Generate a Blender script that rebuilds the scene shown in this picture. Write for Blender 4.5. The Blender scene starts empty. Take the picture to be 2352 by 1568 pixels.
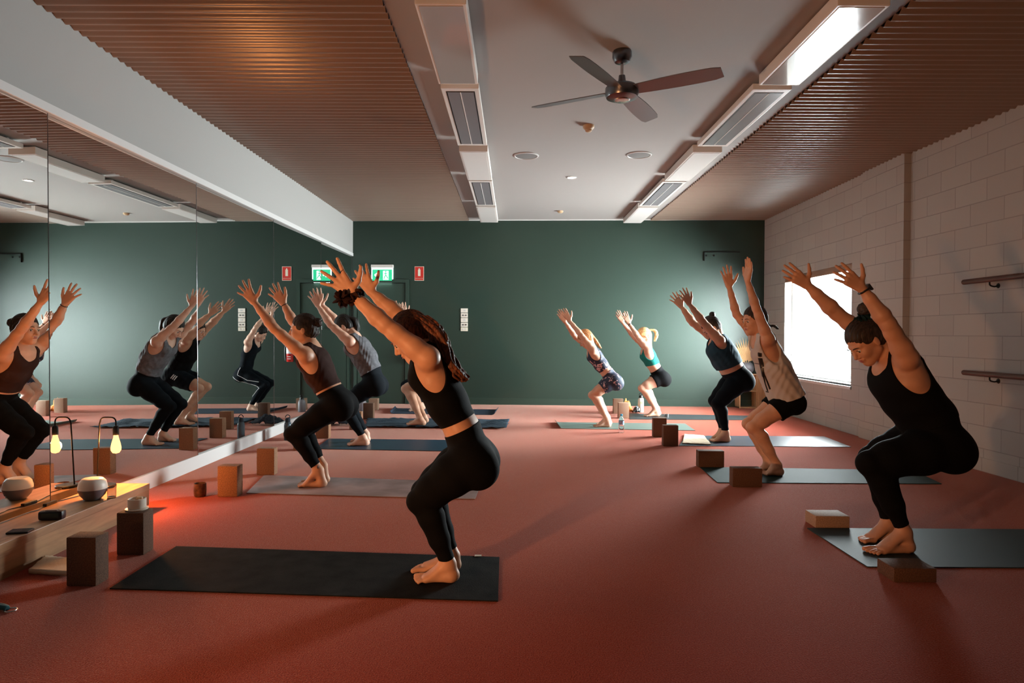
import bpy, bmesh, math, random
import numpy as np
from mathutils import Vector, Matrix
from mathutils.bvhtree import BVHTree
random.seed(7)
SC = bpy.context.scene
COL = SC.collection
PI = math.pi

# ------------------------------------------------------------------ camera
CAM_H, FPX = 1.2, 1500.0
PITCH, YAW, ROLL = -0.0117, -0.0032, 0.0048
def cam_axes():
    cy, sy, cp, sp = math.cos(YAW), math.sin(YAW), math.cos(PITCH), math.sin(PITCH)
    f = Vector((sy*cp, cy*cp, sp)); r = Vector((cy, -sy, 0)); u = r.cross(f)
    cr, sr = math.cos(ROLL), math.sin(ROLL)
    return r*cr+u*sr, -r*sr+u*cr, f
CR, CU, CF = cam_axes()
EYE = Vector((0, 0, CAM_H))
cd = bpy.data.cameras.new('camera'); cam = bpy.data.objects.new('camera', cd); COL.objects.link(cam)
cd.sensor_fit = 'HORIZONTAL'; cd.sensor_width = 36.0; cd.lens = FPX/2352*36.0; cd.clip_start = .05; cd.clip_end = 100
cam.matrix_world = Matrix(((CR.x, CU.x, -CF.x, EYE.x), (CR.y, CU.y, -CF.y, EYE.y), (CR.z, CU.z, -CF.z, EYE.z), (0, 0, 0, 1)))
SC.camera = cam
def ray(px, py): return CF+CR*((px-1176)/FPX)-CU*((py-784)/FPX)
def at(px, py, Y):                      # the point seen at that pixel, at distance Y into the room
    d = ray(px, py); return EYE+d*(Y/d.y)
def atx(px, py, X0, m=0.0):             # on the wall x = X0 + m*y
    d = ray(px, py); t = X0/(d.x-m*d.y); return EYE+d*t
def atz(px, py, z=0.0):                 # on the level z
    d = ray(px, py); return EYE+d*((z-CAM_H)/d.z)
def pxm(Y): return Y/FPX

# ------------------------------------------------------------------ view, world, lights
SC.view_settings.view_transform = 'Standard'; SC.view_settings.look = 'None'
SC.view_settings.gamma = 1.0; SC.view_settings.exposure = 0.0; SC.view_settings.use_curve_mapping = False
SC.cycles.use_denoising = True
SC.cycles.max_bounces = 8; SC.cycles.diffuse_bounces = 4; SC.cycles.glossy_bounces = 5; SC.cycles.transmission_bounces = 6
SC.cycles.caustics_reflective = True; SC.cycles.caustics_refractive = False
SC.cycles.sample_clamp_indirect = 6.0
w = bpy.data.worlds.new('sky'); SC.world = w; w.use_nodes = True
w.node_tree.nodes['Background'].inputs[0].default_value = (0.9, 0.95, 1.0, 1)
w.node_tree.nodes['Background'].inputs[1].default_value = 5.0

# room: left wall x = -LA+LM*y, right wall (far part) x = RA+RM*y, (near part) x = RB+RN*y, back wall y = BD+BM*x
LA, LM = 2.8069, 0.0045
RA, RM = 4.0327, 0.0108
RB, RN = 4.333, -0.0276
BD, BM = 11.04, -0.0397
H, HS, REAR = 3.1258, 2.5098, -2.6
def XL(y): return -LA+LM*y
def XRf(y): return RA+RM*y
def XRn(y): return RB+RN*y
def YB(x): return BD+BM*x
wA = atx(1803, 655, RA, RM); wB = atx(1957, 588, RA, RM); wC = atx(1803, 868, RA, RM); wD = atx(1957, 882, RA, RM)
WY0, WY1 = wB.y, wA.y
WZ0, WZ1 = (wC.z+wD.z)/2, (wA.z+wB.z)/2+.02

def area(name, loc, rot, sx, sy, power, color, spread=PI):
    l = bpy.data.lights.new(name, 'AREA'); l.shape = 'RECTANGLE'; l.size = sx; l.size_y = sy; l.energy = power; l.color = color; l.spread = spread
    o = bpy.data.objects.new(name, l); COL.objects.link(o); o.location = loc; o.rotation_euler = rot
    return o
# the bright overcast sky behind the window
WIN_POWER = 4600
area('window_daylight', (XRf(9)+.62, (WY0+WY1)/2+.05, (WZ0+WZ1)/2-.12), (0, -PI/2, 0), (WZ1-WZ0)+1.2, (WY1-WY0)+1.3, WIN_POWER, (.93, .97, 1.0)).rotation_euler = (0, PI/2, 0)
BULB_POWER = 360

area('sunlit_ground_bounce', (XRf(9)+.5, (WY0+WY1)/2, .18), (0, math.radians(148), 0), .5, 2.2, 260, (1.0, .93, .84))
# ------------------------------------------------------------------ materials
def nt(name):
    m = bpy.data.materials.new(name); m.use_nodes = True
    t = m.node_tree; b = t.nodes['Principled BSDF']; return m, t, b
def mat(name, col, rough=.6, metal=0, spec=.5, coat=0, bump=None, var=None, trans=0, ior=1.45, alpha=1, sheen=0, emis=None, es=0, sss=0):
    m, t, b = nt(name)
    b.inputs['Base Color'].default_value = (*col, 1); b.inputs['Roughness'].default_value = rough
    b.inputs['Metallic'].default_value = metal; b.inputs['Specular IOR Level'].default_value = spec
    b.inputs['Coat Weight'].default_value = coat; b.inputs['Transmission Weight'].default_value = trans; b.inputs['IOR'].default_value = ior
    b.inputs['Alpha'].default_value = alpha; b.inputs['Sheen Weight'].default_value = sheen
    if sss: b.inputs['Subsurface Weight'].default_value = sss; b.inputs['Subsurface Radius'].default_value = (.012, .004, .002)
    if emis: b.inputs['Emission Color'].default_value = (*emis, 1); b.inputs['Emission Strength'].default_value = es
    N, L = t.nodes, t.links
    tc = N.new('ShaderNodeTexCoord')
    if var:                     # (scale, amount, detail)
        n = N.new('ShaderNodeTexNoise'); n.inputs['Scale'].default_value = var[0]; n.inputs['Detail'].default_value = var[2] if len(var) > 2 else 4
        L.new(tc.outputs['Object'], n.inputs['Vector'])
        r = N.new('ShaderNodeValToRGB'); a = var[1]
        r.color_ramp.elements[0].position = .3; r.color_ramp.elements[1].position = .7
        r.color_ramp.elements[0].color = (*[c*(1-a) for c in col], 1); r.color_ramp.elements[1].color = (*[min(1, c*(1+a)) for c in col], 1)
        L.new(n.outputs[0], r.inputs[0]); L.new(r.outputs[0], b.inputs['Base Color'])
    if bump:                    # (scale, strength)
        n = N.new('ShaderNodeTexNoise'); n.inputs['Scale'].default_value = bump[0]; n.inputs['Detail'].default_value = 3
        L.new(tc.outputs['Object'], n.inputs['Vector'])
        bp = N.new('ShaderNodeBump'); bp.inputs['Strength'].default_value = bump[1]; bp.inputs['Distance'].default_value = .01
        L.new(n.outputs[0], bp.inputs['Height']); L.new(bp.outputs[0], b.inputs['Normal'])
    return m
def wood(name, c1, c2, axis='Y', rough=.45, scale=6):
    m, t, b = nt(name); N, L = t.nodes, t.links
    tc = N.new('ShaderNodeTexCoord'); mp = N.new('ShaderNodeMapping'); L.new(tc.outputs['Object'], mp.inputs[0])
    mp.inputs['Scale'].default_value = tuple(.12 if a == axis else 1 for a in 'XYZ')
    n = N.new('ShaderNodeTexNoise'); n.inputs['Scale'].default_value = scale*6; n.inputs['Detail'].default_value = 6; n.inputs['Distortion'].default_value = .6
    L.new(mp.outputs[0], n.inputs['Vector']); r = N.new('ShaderNodeValToRGB')
    r.color_ramp.elements[0].position = .35; r.color_ramp.elements[1].position = .68
    r.color_ramp.elements[0].color = (*c1, 1); r.color_ramp.elements[1].color = (*c2, 1)
    L.new(n.outputs[0], r.inputs[0]); L.new(r.outputs[0], b.inputs['Base Color']); b.inputs['Roughness'].default_value = rough
    return m
M = {}
M['white_wall'] = mat('white_wall', (.33, .32, .305), .7, bump=(60, .08))
M['ceiling'] = mat('ceiling_paint', (.33, .307, .288), .75, bump=(90, .03))
M['green_wall'] = mat('green_wall', (.018, .037, .027), .45, bump=(70, .05), var=(1.2, .04))
M['green_door'] = mat('green_door', (.022, .044, .032), .45)
M['corrugated'] = mat('corrugated_steel', (.23, .172, .135), .28, spec=.8)
M['trim_white'] = mat('trim_white', (.55, .54, .53), .45)
M['fixture_white'] = mat('fixture_white', (.66, .62, .58), .42)
M['panel_gloss'] = mat('gloss_panel', (.42, .40, .39), .1, spec=.9, coat=.9)
M['panel_white'] = mat('white_panel', (.68, .65, .62), .3)
M['heater_glass'] = mat('heater_grille', (.20, .19, .20), .25, spec=.7)
M['black'] = mat('black_plastic', (.012, .012, .013), .4)
M['black_metal'] = mat('black_metal', (.012, .011, .011), .35, metal=.6)
M['chrome'] = mat('brushed_nickel', (.55, .55, .56), .25, metal=1)
M['gunmetal'] = mat('gunmetal', (.17, .17, .18), .28, metal=1)
M['blade'] = mat('fan_blade', (.20, .19, .20), .32, metal=.75)
M['rail_wood'] = wood('dark_rail_wood', (.055, .014, .009), (.10, .03, .016), 'Y', .4)
M['bench_wood'] = wood('bench_pine', (.24, .125, .06), (.40, .22, .105), 'Y', .38, 4)
M['ply'] = wood('plywood', (.42, .24, .12), (.55, .34, .18), 'Z', .5)
M['mirror'] = mat('mirror_glass', (.80, .83, .82), .0, metal=1)
M['steel_edge'] = mat('mirror_edge_steel', (.3, .3, .32), .15, metal=1)
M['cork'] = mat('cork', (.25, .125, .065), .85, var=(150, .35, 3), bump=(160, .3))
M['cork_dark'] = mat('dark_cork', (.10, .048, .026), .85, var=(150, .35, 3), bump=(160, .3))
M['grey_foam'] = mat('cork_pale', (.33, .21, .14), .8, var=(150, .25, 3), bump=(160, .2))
M['ceramic'] = mat('white_ceramic', (.72, .64, .54), .4)
M['slate'] = mat('slate_base', (.13, .12, .13), .5)
M['glass'] = mat('clear_glass', (.95, .97, .97), .02, trans=1, ior=1.45)
def thin_glass():
    m, t, b = nt('window_glass'); N, L = t.nodes, t.links
    tr = N.new('ShaderNodeBsdfTransparent'); tr.inputs[0].default_value = (.94, .97, .96, 1); gl = N.new('ShaderNodeBsdfGlossy'); gl.inputs['Roughness'].default_value = .02
    mx = N.new('ShaderNodeMixShader'); mx.inputs[0].default_value = .04
    L.new(tr.outputs[0], mx.inputs[1]); L.new(gl.outputs[0], mx.inputs[2]); L.new(mx.outputs[0], t.nodes['Material Output'].inputs[0]); return m
M['thin_glass'] = thin_glass()
M['paper'] = mat('cream_cloth', (.60, .48, .34), .85, bump=(30, .4))
M['towel'] = mat('blue_towel', (.014, .034, .055), .9, bump=(40, .5))
M['dark_towel'] = mat('dark_towel', (.012, .018, .028), .9, bump=(40, .5))
M['red_sign'] = mat('red_sign', (.55, .03, .02), .5)
M['red_paint'] = mat('red_paint', (.5, .02, .015), .3)
M['cream'] = mat('cream_sign', (.75, .68, .55), .5)
M['sign_text'] = mat('sign_ink', (.10, .10, .10), .5)
M['switch'] = mat('switch_plate', (.72, .66, .58), .4)
M['brick_out'] = mat('outside_brick', (.6, .55, .52), .8, var=(6, .3))
M['blind'] = mat('blind_slat', (.16, .16, .16), .5)
M['frame_wood'] = wood('blind_box_wood', (.22, .13, .09), (.3, .19, .13), 'Y', .5)
M['white_ink'] = mat('white_ink', (.75, .75, .75), .6)

def carpet():
    m, t, b = nt('red_carpet'); N, L = t.nodes, t.links
    tc = N.new('ShaderNodeTexCoord')
    n = N.new('ShaderNodeTexNoise'); n.inputs['Scale'].default_value = 170; n.inputs['Detail'].default_value = 2
    n2 = N.new('ShaderNodeTexNoise'); n2.inputs['Scale'].default_value = 1.3; n2.inputs['Detail'].default_value = 3
    L.new(tc.outputs['Object'], n.inputs['Vector']); L.new(tc.outputs['Object'], n2.inputs['Vector'])
    r = N.new('ShaderNodeValToRGB'); e = r.color_ramp.elements
    e[0].position = .3; e[0].color = (.25, .036, .021, 1); e[1].position = .7; e[1].color = (.44, .082, .048, 1)
    L.new(n.outputs[0], r.inputs[0])
    mx = N.new('ShaderNodeMixRGB'); mx.blend_type = 'MULTIPLY'; mx.inputs[0].default_value = .25
    L.new(r.outputs[0], mx.inputs[1]); L.new(n2.outputs[0], mx.inputs[2]); L.new(mx.outputs[0], b.inputs['Base Color'])
    b.inputs['Roughness'].default_value = .95; b.inputs['Specular IOR Level'].default_value = .08; b.inputs['Sheen Weight'].default_value = .42
    b.inputs['Sheen Roughness'].default_value = .2; b.inputs['Sheen Tint'].default_value = (1, .77, .64, 1)
    bp = N.new('ShaderNodeBump'); bp.inputs['Strength'].default_value = .5; bp.inputs['Distance'].default_value = .008
    L.new(n.outputs[0], bp.inputs['Height']); L.new(bp.outputs[0], b.inputs['Normal'])
    return m
M['carpet'] = carpet()
def blockwork():
    m, t, b = nt('painted_blockwork'); N, L = t.nodes, t.links
    tc = N.new('ShaderNodeTexCoord'); sp = N.new('ShaderNodeSeparateXYZ'); L.new(tc.outputs['Object'], sp.inputs[0])
    cb = N.new('ShaderNodeCombineXYZ'); L.new(sp.outputs['Y'], cb.inputs['X']); L.new(sp.outputs['Z'], cb.inputs['Y'])
    br = N.new('ShaderNodeTexBrick'); L.new(cb.outputs[0], br.inputs['Vector'])
    br.inputs['Scale'].default_value = 1; br.inputs['Brick Width'].default_value = .4; br.inputs['Row Height'].default_value = .2
    br.inputs['Mortar Size'].default_value = .0045; br.inputs['Mortar Smooth'].default_value = .35
    br.inputs['Color1'].default_value = (.37, .345, .32, 1); br.inputs['Color2'].default_value = (.345, .32, .30, 1); br.inputs['Mortar'].default_value = (.27, .25, .235, 1)
    L.new(br.outputs['Color'], b.inputs['Base Color']); b.inputs['Roughness'].default_value = .7
    n = N.new('ShaderNodeTexNoise'); n.inputs['Scale'].default_value = 45; n.inputs['Detail'].default_value = 4; L.new(tc.outputs['Object'], n.inputs['Vector'])
    ma = N.new('ShaderNodeMath'); ma.operation = 'MULTIPLY'; ma.inputs[1].default_value = .12; L.new(n.outputs[0], ma.inputs[0])
    sb = N.new('ShaderNodeMath'); sb.operation = 'SUBTRACT'; L.new(ma.outputs[0], sb.inputs[0]); L.new(br.outputs['Fac'], sb.inputs[1])
    bp = N.new('ShaderNodeBump'); bp.inputs['Strength'].default_value = .6; bp.inputs['Distance'].default_value = .006
    L.new(sb.outputs[0], bp.inputs['Height']); L.new(bp.outputs[0], b.inputs['Normal'])
    return m
M['block'] = blockwork()

# ------------------------------------------------------------------ object helpers
def link_mesh(name, verts, faces, material, parent=None, smooth=False):
    me = bpy.data.meshes.new(name); me.from_pydata([tuple(v) for v in verts], [], faces); me.update()
    mats = material if isinstance(material, (list, tuple)) else [material]
    for m_ in mats: me.materials.append(m_)
    if smooth: me.polygons.foreach_set('use_smooth', [True]*len(me.polygons))
    o = bpy.data.objects.new(name, me); COL.objects.link(o)
    if parent is not None: o.parent = parent
    return o
def bmo(name, bm, material, parent=None, smooth=False):
    bmesh.ops.recalc_face_normals(bm, faces=bm.faces)
    me = bpy.data.meshes.new(name); bm.to_mesh(me); bm.free()
    for m_ in (material if isinstance(material, (list, tuple)) else [material]): me.materials.append(m_)
    if smooth:
        me.polygons.foreach_set('use_smooth', [True]*len(me.polygons))
        me.set_sharp_from_angle(angle=math.radians(40))
    o = bpy.data.objects.new(name, me); COL.objects.link(o)
    if parent is not None: o.parent = parent
    return o
def tag(o, label, cat, group=None):
    o['label'] = label; o['category'] = cat
    if group: o['group'] = group
    return o
def struct(o): o['kind'] = 'structure'; return o
def empty(name, loc, rz=0):
    o = bpy.data.objects.new(name, None); COL.objects.link(o); o.location = loc; o.rotation_euler = (0, 0, rz); o.empty_display_size = .1
    return o
def add_box(bm, lo, hi, bevel=0, mtx=None, mi=0):
    t = bmesh.new()
    bmesh.ops.create_cube(t, size=1)
    for v in t.verts: v.co = Vector([lo[i]+(v.co[i]+.5)*(hi[i]-lo[i]) for i in range(3)])
    if bevel: bmesh.ops.bevel(t, geom=list(t.edges), offset=bevel, segments=2, affect='EDGES', profile=.6)
    merge(bm, t, mtx, mi)
def merge(bm, t, mtx=None, mi=0):
    vs = {}
    for v in t.verts: vs[v] = bm.verts.new((mtx @ v.co) if mtx else v.co)
    for f in t.faces:
        try: nf = bm.faces.new([vs[v] for v in f.verts]); nf.material_index = mi
        except ValueError: pass
    t.free()
def add_hex(bm, pts, mi=0):   # 8 points: bottom 4 (ccw), top 4
    v = [bm.verts.new(p) for p in pts]
    for f in ((3, 2, 1, 0), (4, 5, 6, 7), (0, 1, 5, 4), (1, 2, 6, 5), (2, 3, 7, 6), (3, 0, 4, 7)):
        nf = bm.faces.new([v[i] for i in f]); nf.material_index = mi
def lathe(bm, prof, n=32, mtx=None, mi=0):
    t = bmesh.new(); rings = []
    for r, z in prof:
        if r < 1e-5: rings.append([t.verts.new((0, 0, z))])
        else: rings.append([t.verts.new((r*math.cos(2*PI*i/n), r*math.sin(2*PI*i/n), z)) for i in range(n)])
    for a, b in zip(rings, rings[1:]):
        for i in range(n):
            j = (i+1) % n
            q = [a[i % len(a)], a[j % len(a)], b[j % len(b)], b[i % len(b)]]
            q2 = []
            for x in q:
                if x not in q2: q2.append(x)
            if len(q2) > 2: t.faces.new(q2)
    merge(bm, t, mtx, mi)
def tube(bm, pts, rad, n=10, closed=False, cap=True, mi=0):
    pts = [Vector(p) for p in pts]; m = len(pts)
    rads = rad if isinstance(rad, (list, tuple)) else [rad]*m
    rings = []; up = None
    for i, p in enumerate(pts):
        a = pts[(i-1) % m] if (closed or i > 0) else p
        b = pts[(i+1) % m] if (closed or i < m-1) else p
        d = (b-a).normalized()
        if up is None: up = Vector((0, 0, 1)) if abs(d.z) < .9 else Vector((1, 0, 0))
        s = d.cross(up).normalized(); up = s.cross(d).normalized()
        rings.append([bm.verts.new(p+(s*math.cos(2*PI*k/n)+up*math.sin(2*PI*k/n))*rads[i]) for k in range(n)])
    rr = list(zip(rings, rings[1:]))
    if closed: rr.append((rings[-1], rings[0]))
    for a, b in rr:
        for k in range(n):
            f = bm.faces.new((a[k], a[(k+1) % n], b[(k+1) % n], b[k])); f.material_index = mi
    if cap and not closed:
        bm.faces.new(rings[0][::-1]); bm.faces.new(rings[-1])
def box_obj(name, lo, hi, material, parent=None, bevel=0):
    bm = bmesh.new(); add_box(bm, lo, hi, bevel); return bmo(name, bm, material, parent)
def bez(pts, n=8):            # catmull-rom
    P = [Vector(p) for p in pts]; P = [P[0]*2-P[1]]+P+[P[-1]*2-P[-2]]; out = []
    for i in range(1, len(P)-2):
        for k in range(n):
            t = k/n; a, b, c, d = P[i-1:i+3]
            out.append(.5*((2*b)+(c-a)*t+(2*a-5*b+4*c-d)*t*t+(3*b-a-3*c+d)*t**3))
    out.append(P[-2]); return out

# ------------------------------------------------------------------ the room
def slab(name, pts, dz, material):
    bm = bmesh.new(); add_hex(bm, [Vector((x, y, dz[0])) for x, y in pts]+[Vector((x, y, dz[1])) for x, y in pts]); return struct(bmo(name, bm, material))
T_ = .15
slab('floor', [(XL(REAR)-T_, REAR-T_), (4.6, REAR-T_), (4.6, 11.4), (XL(11)-T_, 11.4)], (-.1, 0), M['carpet'])
slab('wall_back', [(XL(11)-T_, YB(XL(11)-T_)), (4.6, YB(4.6)), (4.6, YB(4.6)+T_), (XL(11)-T_, YB(XL(11)-T_)+T_)], (0, H+.1), M['green_wall'])
slab('wall_rear', [(XL(REAR)-T_, REAR-T_), (4.6, REAR-T_), (4.6, REAR), (XL(REAR)-T_, REAR)], (0, H+.1), M['white_wall'])
# left wall, set back behind the mirrors; its upper part (the soffit) and the skirting stand flush
yl = YB(XL(11))
LIN = .05
slab('wall_left', [(XL(REAR)-LIN-T_, REAR), (XL(REAR)-LIN, REAR), (XL(yl)-LIN, yl), (XL(yl)-LIN-T_, yl)], (0, HS), M['white_wall'])
slab('trim_1', [(XL(REAR)-LIN-T_, REAR), (XL(REAR), REAR), (XL(yl), yl), (XL(yl)-LIN-T_, yl)], (HS, H+.05), M['white_wall'])['label'] = 'white painted soffit above the mirrors'
slab('baseboard_left', [(XL(REAR)-LIN, REAR), (XL(REAR), REAR), (XL(yl), yl), (XL(yl)-LIN, yl)], (0, .117), M['trim_white'])
# bottom bead of the soffit
slab('trim_2', [(XL(REAR), REAR), (XL(REAR)+.012, REAR), (XL(yl-.02)+.012, yl-.02), (XL(yl-.02), yl-.02)], (HS, HS+.05), M['trim_white'])
# right wall: far part with the window, the pilaster, near part
yj = atx(1985, 700, RA, RM).y; yp = atx(2081, 700, RA, RM).y
def rpart(bm, f, y0, y1, z0, z1, d=.28):
    add_hex(bm, [(f(y0), y0, z0), (f(y0)+d, y0, z0), (f(y1)+d, y1, z0), (f(y1), y1, z0), (f(y0), y0, z1), (f(y0)+d, y0, z1), (f(y1)+d, y1, z1), (f(y1), y1, z1)])
bm = bmesh.new(); yr = YB(XRf(11))
rpart(bm, XRf, yj, WY0, 0, H+.05); rpart(bm, XRf, WY1, yr, 0, H+.05); rpart(bm, XRf, WY0, WY1, 0, WZ0); rpart(bm, XRf, WY0, WY1, WZ1, H+.05)
rpart(bm, lambda y: XRf(y)-.035, yp, yj, 0, H+.05)
rpart(bm, XRn, REAR, yp, 0, H+.05)
struct(bmo('wall_right', bm, M['block']))
bm = bmesh.new()
rpart(bm, lambda y: XRf(y)-.014, yj, yr-.002, 0, .12, .014); rpart(bm, lambda y: XRf(y)-.05, yp-.014, yj, 0, .12, .015); rpart(bm, lambda y: XRn(y)-.014, REAR, yp, 0, .12, .014)
struct(bmo('baseboard_right', bm, M['block']))
bm = bmesh.new(); n = 2
add_hex(bm, [(x, YB(x)-d, z) for z in (0, .11) for x, d in ((XL(11), .012), (4.15, .012), (4.15, 0), (XL(11), 0))])
struct(bmo('baseboard_back', bm, M['green_door']))
bm = bmesh.new()
add_hex(bm, [(x, YB(x)-d, z) for z in (H-.018, H) for x, d in ((XL(11), .02), (4.15, .02), (4.15, 0), (XL(11), 0))])
struct(bmo('trim_3', bm, M['trim_white']))
# ceiling: flat plaster strip between two corrugated steel sheets
CX0, CX1 = -.77, 2.27
bm = bmesh.new(); add_box(bm, (CX0, REAR, H), (CX1, 11.3, H+.1)); add_box(bm, (XL(0)-.3, REAR, H+.045), (4.7, 11.3, H+.1)); struct(bmo('ceiling', bm, M['ceiling']))
def corrug(name, x0, x1):
    pitch, amp = .080, .012; nS = 8; ys = np.arange(REAR, 11.32, pitch/nS); v = []; f = []
    for y in ys:
        z = H-.0125+amp*math.sin(2*PI*y/pitch); v += [(x0, y, z), (x1, y, z), (x0, y, z+.002), (x1, y, z+.002)]
    for i in range(len(ys)-1):
        a = 4*i; f += [(a, a+4, a+5, a+1), (a+2, a+3, a+7, a+6), (a, a+2, a+6, a+4), (a+1, a+5, a+7, a+3)]
    o = link_mesh(name, v, f, M['corrugated'], smooth=True); o.data.set_sharp_from_angle(angle=math.radians(60)); return struct(o)
corrug('ceiling_left', XL(0)-.02, CX0); corrug('ceiling_right', CX1, 4.45)

# mirrors: five tall sheets side by side
def mirror(y0, y1, dm, dv, label):
    yc = (y0+y1)/2; m = LM+dm; xc = XL(yc)-.022
    def P(y, z, off=0): return Vector((xc+m*(y-yc)-dv*(z-1.3)+off, y, z))
    z0, z1 = .118, HS-.002; g = .0035
    bm = bmesh.new(); pts = []
    for z in (z0, z1): pts += [P(y0+g, z, -.005), P(y0+g, z), P(y1-g, z), P(y1-g, z, -.005)]
    add_hex(bm, pts)
    o = bmo('wall_mirror', bm, M['mirror']); tag(o, label, 'mirror', 'frameless mirror sheets along the left wall')
    for y in (y0+g, y1-g):
        ed = bmesh.new(); tube(ed, [P(y, z0, .0005), P(y, z1, .0005)], .0022, 8); bmo('mirror_edge', ed, M['steel_edge'], o, True)
    return o
JY = [2.09, 3.92, 5.745, 7.57, 9.39, yl-.005]
mirror(JY[0]-1.83, JY[0], .018, .004, 'tall frameless mirror sheet nearest the camera, beyond the left edge')
mirror(JY[0], JY[1], .018, .004, 'tall frameless mirror sheet at the left edge of the photo behind the pine bench')
mirror(JY[1], JY[2], .013, .006, 'tall frameless mirror sheet standing behind the far end of the pine bench')
mirror(JY[2], JY[3], .008, .004, 'tall frameless mirror sheet third from the green wall')
mirror(JY[3], JY[4], .012, .003, 'tall frameless mirror sheet second from the green wall, showing the red fire sign')
mirror(JY[4], JY[5], .012, .003, 'tall frameless mirror sheet ending at the green wall corner')

# door in the green wall
def bx(px, py): d = ray(px, py); t = (BD+BM*EYE.x-EYE.y)/(d.y-BM*d.x); return EYE+d*t
dL, dR = bx(822, 700).x, bx(930, 700).x; dz = bx(930, 651).z
def back_box(bm, x0, x1, z0, z1, d0, d1, bevel=0):
    add_hex(bm, [(x, YB(x)-d, z) for z in (z0, z1) for x, d in ((x0, d1), (x1, d1), (x1, d0), (x0, d0))])
bm = bmesh.new(); back_box(bm, dL, dR, .01, dz, 0, .02)
door = struct(bmo('door_1', bm, M['green_door']))
bm = bmesh.new(); back_box(bm, dR+.012, dR+.07, 0, dz+.07, 0, .035); back_box(bm, dL-.06, dL-.012, 0, dz+.07, 0, .035); back_box(bm, dL-.012, dR+.012, dz+.012, dz+.07, 0, .035)
bmo('door_frame', bm, M['green_door'], door)
bm = bmesh.new(); back_box(bm, dR, dR+.012, .0, dz+.012, -.001, .004); back_box(bm, dL, dR, dz, dz+.012, -.001, .004); bmo('door_gap', bm, M['black'], door)
bm = bmesh.new(); hp = bx(876, 745); tube(bm, [(hp.x, YB(hp.x)-.06, hp.z-.09), (hp.x, YB(hp.x)-.06, hp.z+.09)], .011, 10)
tube(bm, [(hp.x, YB(hp.x)-.06, hp.z-.07), (hp.x, YB(hp.x)-.018, hp.z-.07)], .009, 8); tube(bm, [(hp.x, YB(hp.x)-.06, hp.z+.07), (hp.x, YB(hp.x)-.018, hp.z+.07)], .009, 8)
bmo('door_handle', bm, M['chrome'], door, True)

# window with frame, blind and wooden head box
bm = bmesh.new(); f_ = .045; xw = XRf((WY0+WY1)/2)+.12
add_box(bm, (xw, WY0, WZ0), (xw+.05, WY0+f_, WZ1)); add_box(bm, (xw, WY1-f_, WZ0), (xw+.05, WY1, WZ1))
add_box(bm, (xw, WY0, WZ0), (xw+.05, WY1, WZ0+f_)); add_box(bm, (xw, WY0, WZ1-f_), (xw+.05, WY1, WZ1))
win = struct(bmo('window_1', bm, M['trim_white']))
bm = bmesh.new(); add_box(bm, (xw+.02, WY0+f_, WZ0+f_), (xw+.026, WY1-f_, WZ1-f_)); bmo('window_pane', bm, M['thin_glass'], win)
box_obj('window_sill', (XRf(9)-.03, WY0-.02, WZ0-.035), (xw+.01, WY1+.02, WZ0), M['trim_white'], win)
bl = empty('venetian_blind', (XRf(9)+.05, (WY0+WY1)/2, WZ1)); tag(bl, 'fine venetian blind with wooden head box in the bright window', 'blind')
bm = bmesh.new(); z = WZ0+.03; nsl = 0
hx = bl.location
def loc(v): return Vector(v)-Vector(hx)
while z < WZ1-.09:
    c = Vector((XRf(9)+.05, 0, z)); dx, dzz = .008, .001
    add_hex(bm, [loc((c.x-dx, WY0+.02, z-dzz)), loc((c.x+dx, WY0+.02, z+dzz)), loc((c.x+dx, WY1-.02, z+dzz)), loc((c.x-dx, WY1-.02, z-dzz)),
                 loc((c.x-dx, WY0+.02, z-dzz+.0012)), loc((c.x+dx, WY0+.02, z+dzz+.0012)), loc((c.x+dx, WY1-.02, z+dzz+.0012)), loc((c.x-dx, WY1-.02, z-dzz+.0012))])
    z += .0235; nsl += 1
bmo('slats', bm, M['blind'], bl)
bm = bmesh.new(); add_box(bm, loc((XRf(9)+.005, WY0+.015, WZ1-.085)), loc((XRf(9)+.085, WY1-.015, WZ1-.002)), .004); bmo('head_box', bm, M['frame_wood'], bl)
bm = bmesh.new(); add_box(bm, loc((XRf(9)+.035, WY0+.02, WZ0+.003)), loc((XRf(9)+.065, WY1-.02, WZ0+.02)), .003); bmo('bottom_rail', bm, M['blind'], bl)
# brick pier outside the window
bp_ = box_obj('brick_pier', (XRf(9)+.36, 0, 0), (XRf(9)+.40, .25, 2.6), M['brick_out']); bp_.location = (0, atx(1844, 740, XRf(9)+.36, 0).y, 0)
tag(bp_, 'pale brick pier seen outside through the venetian blind', 'brick pier')

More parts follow.
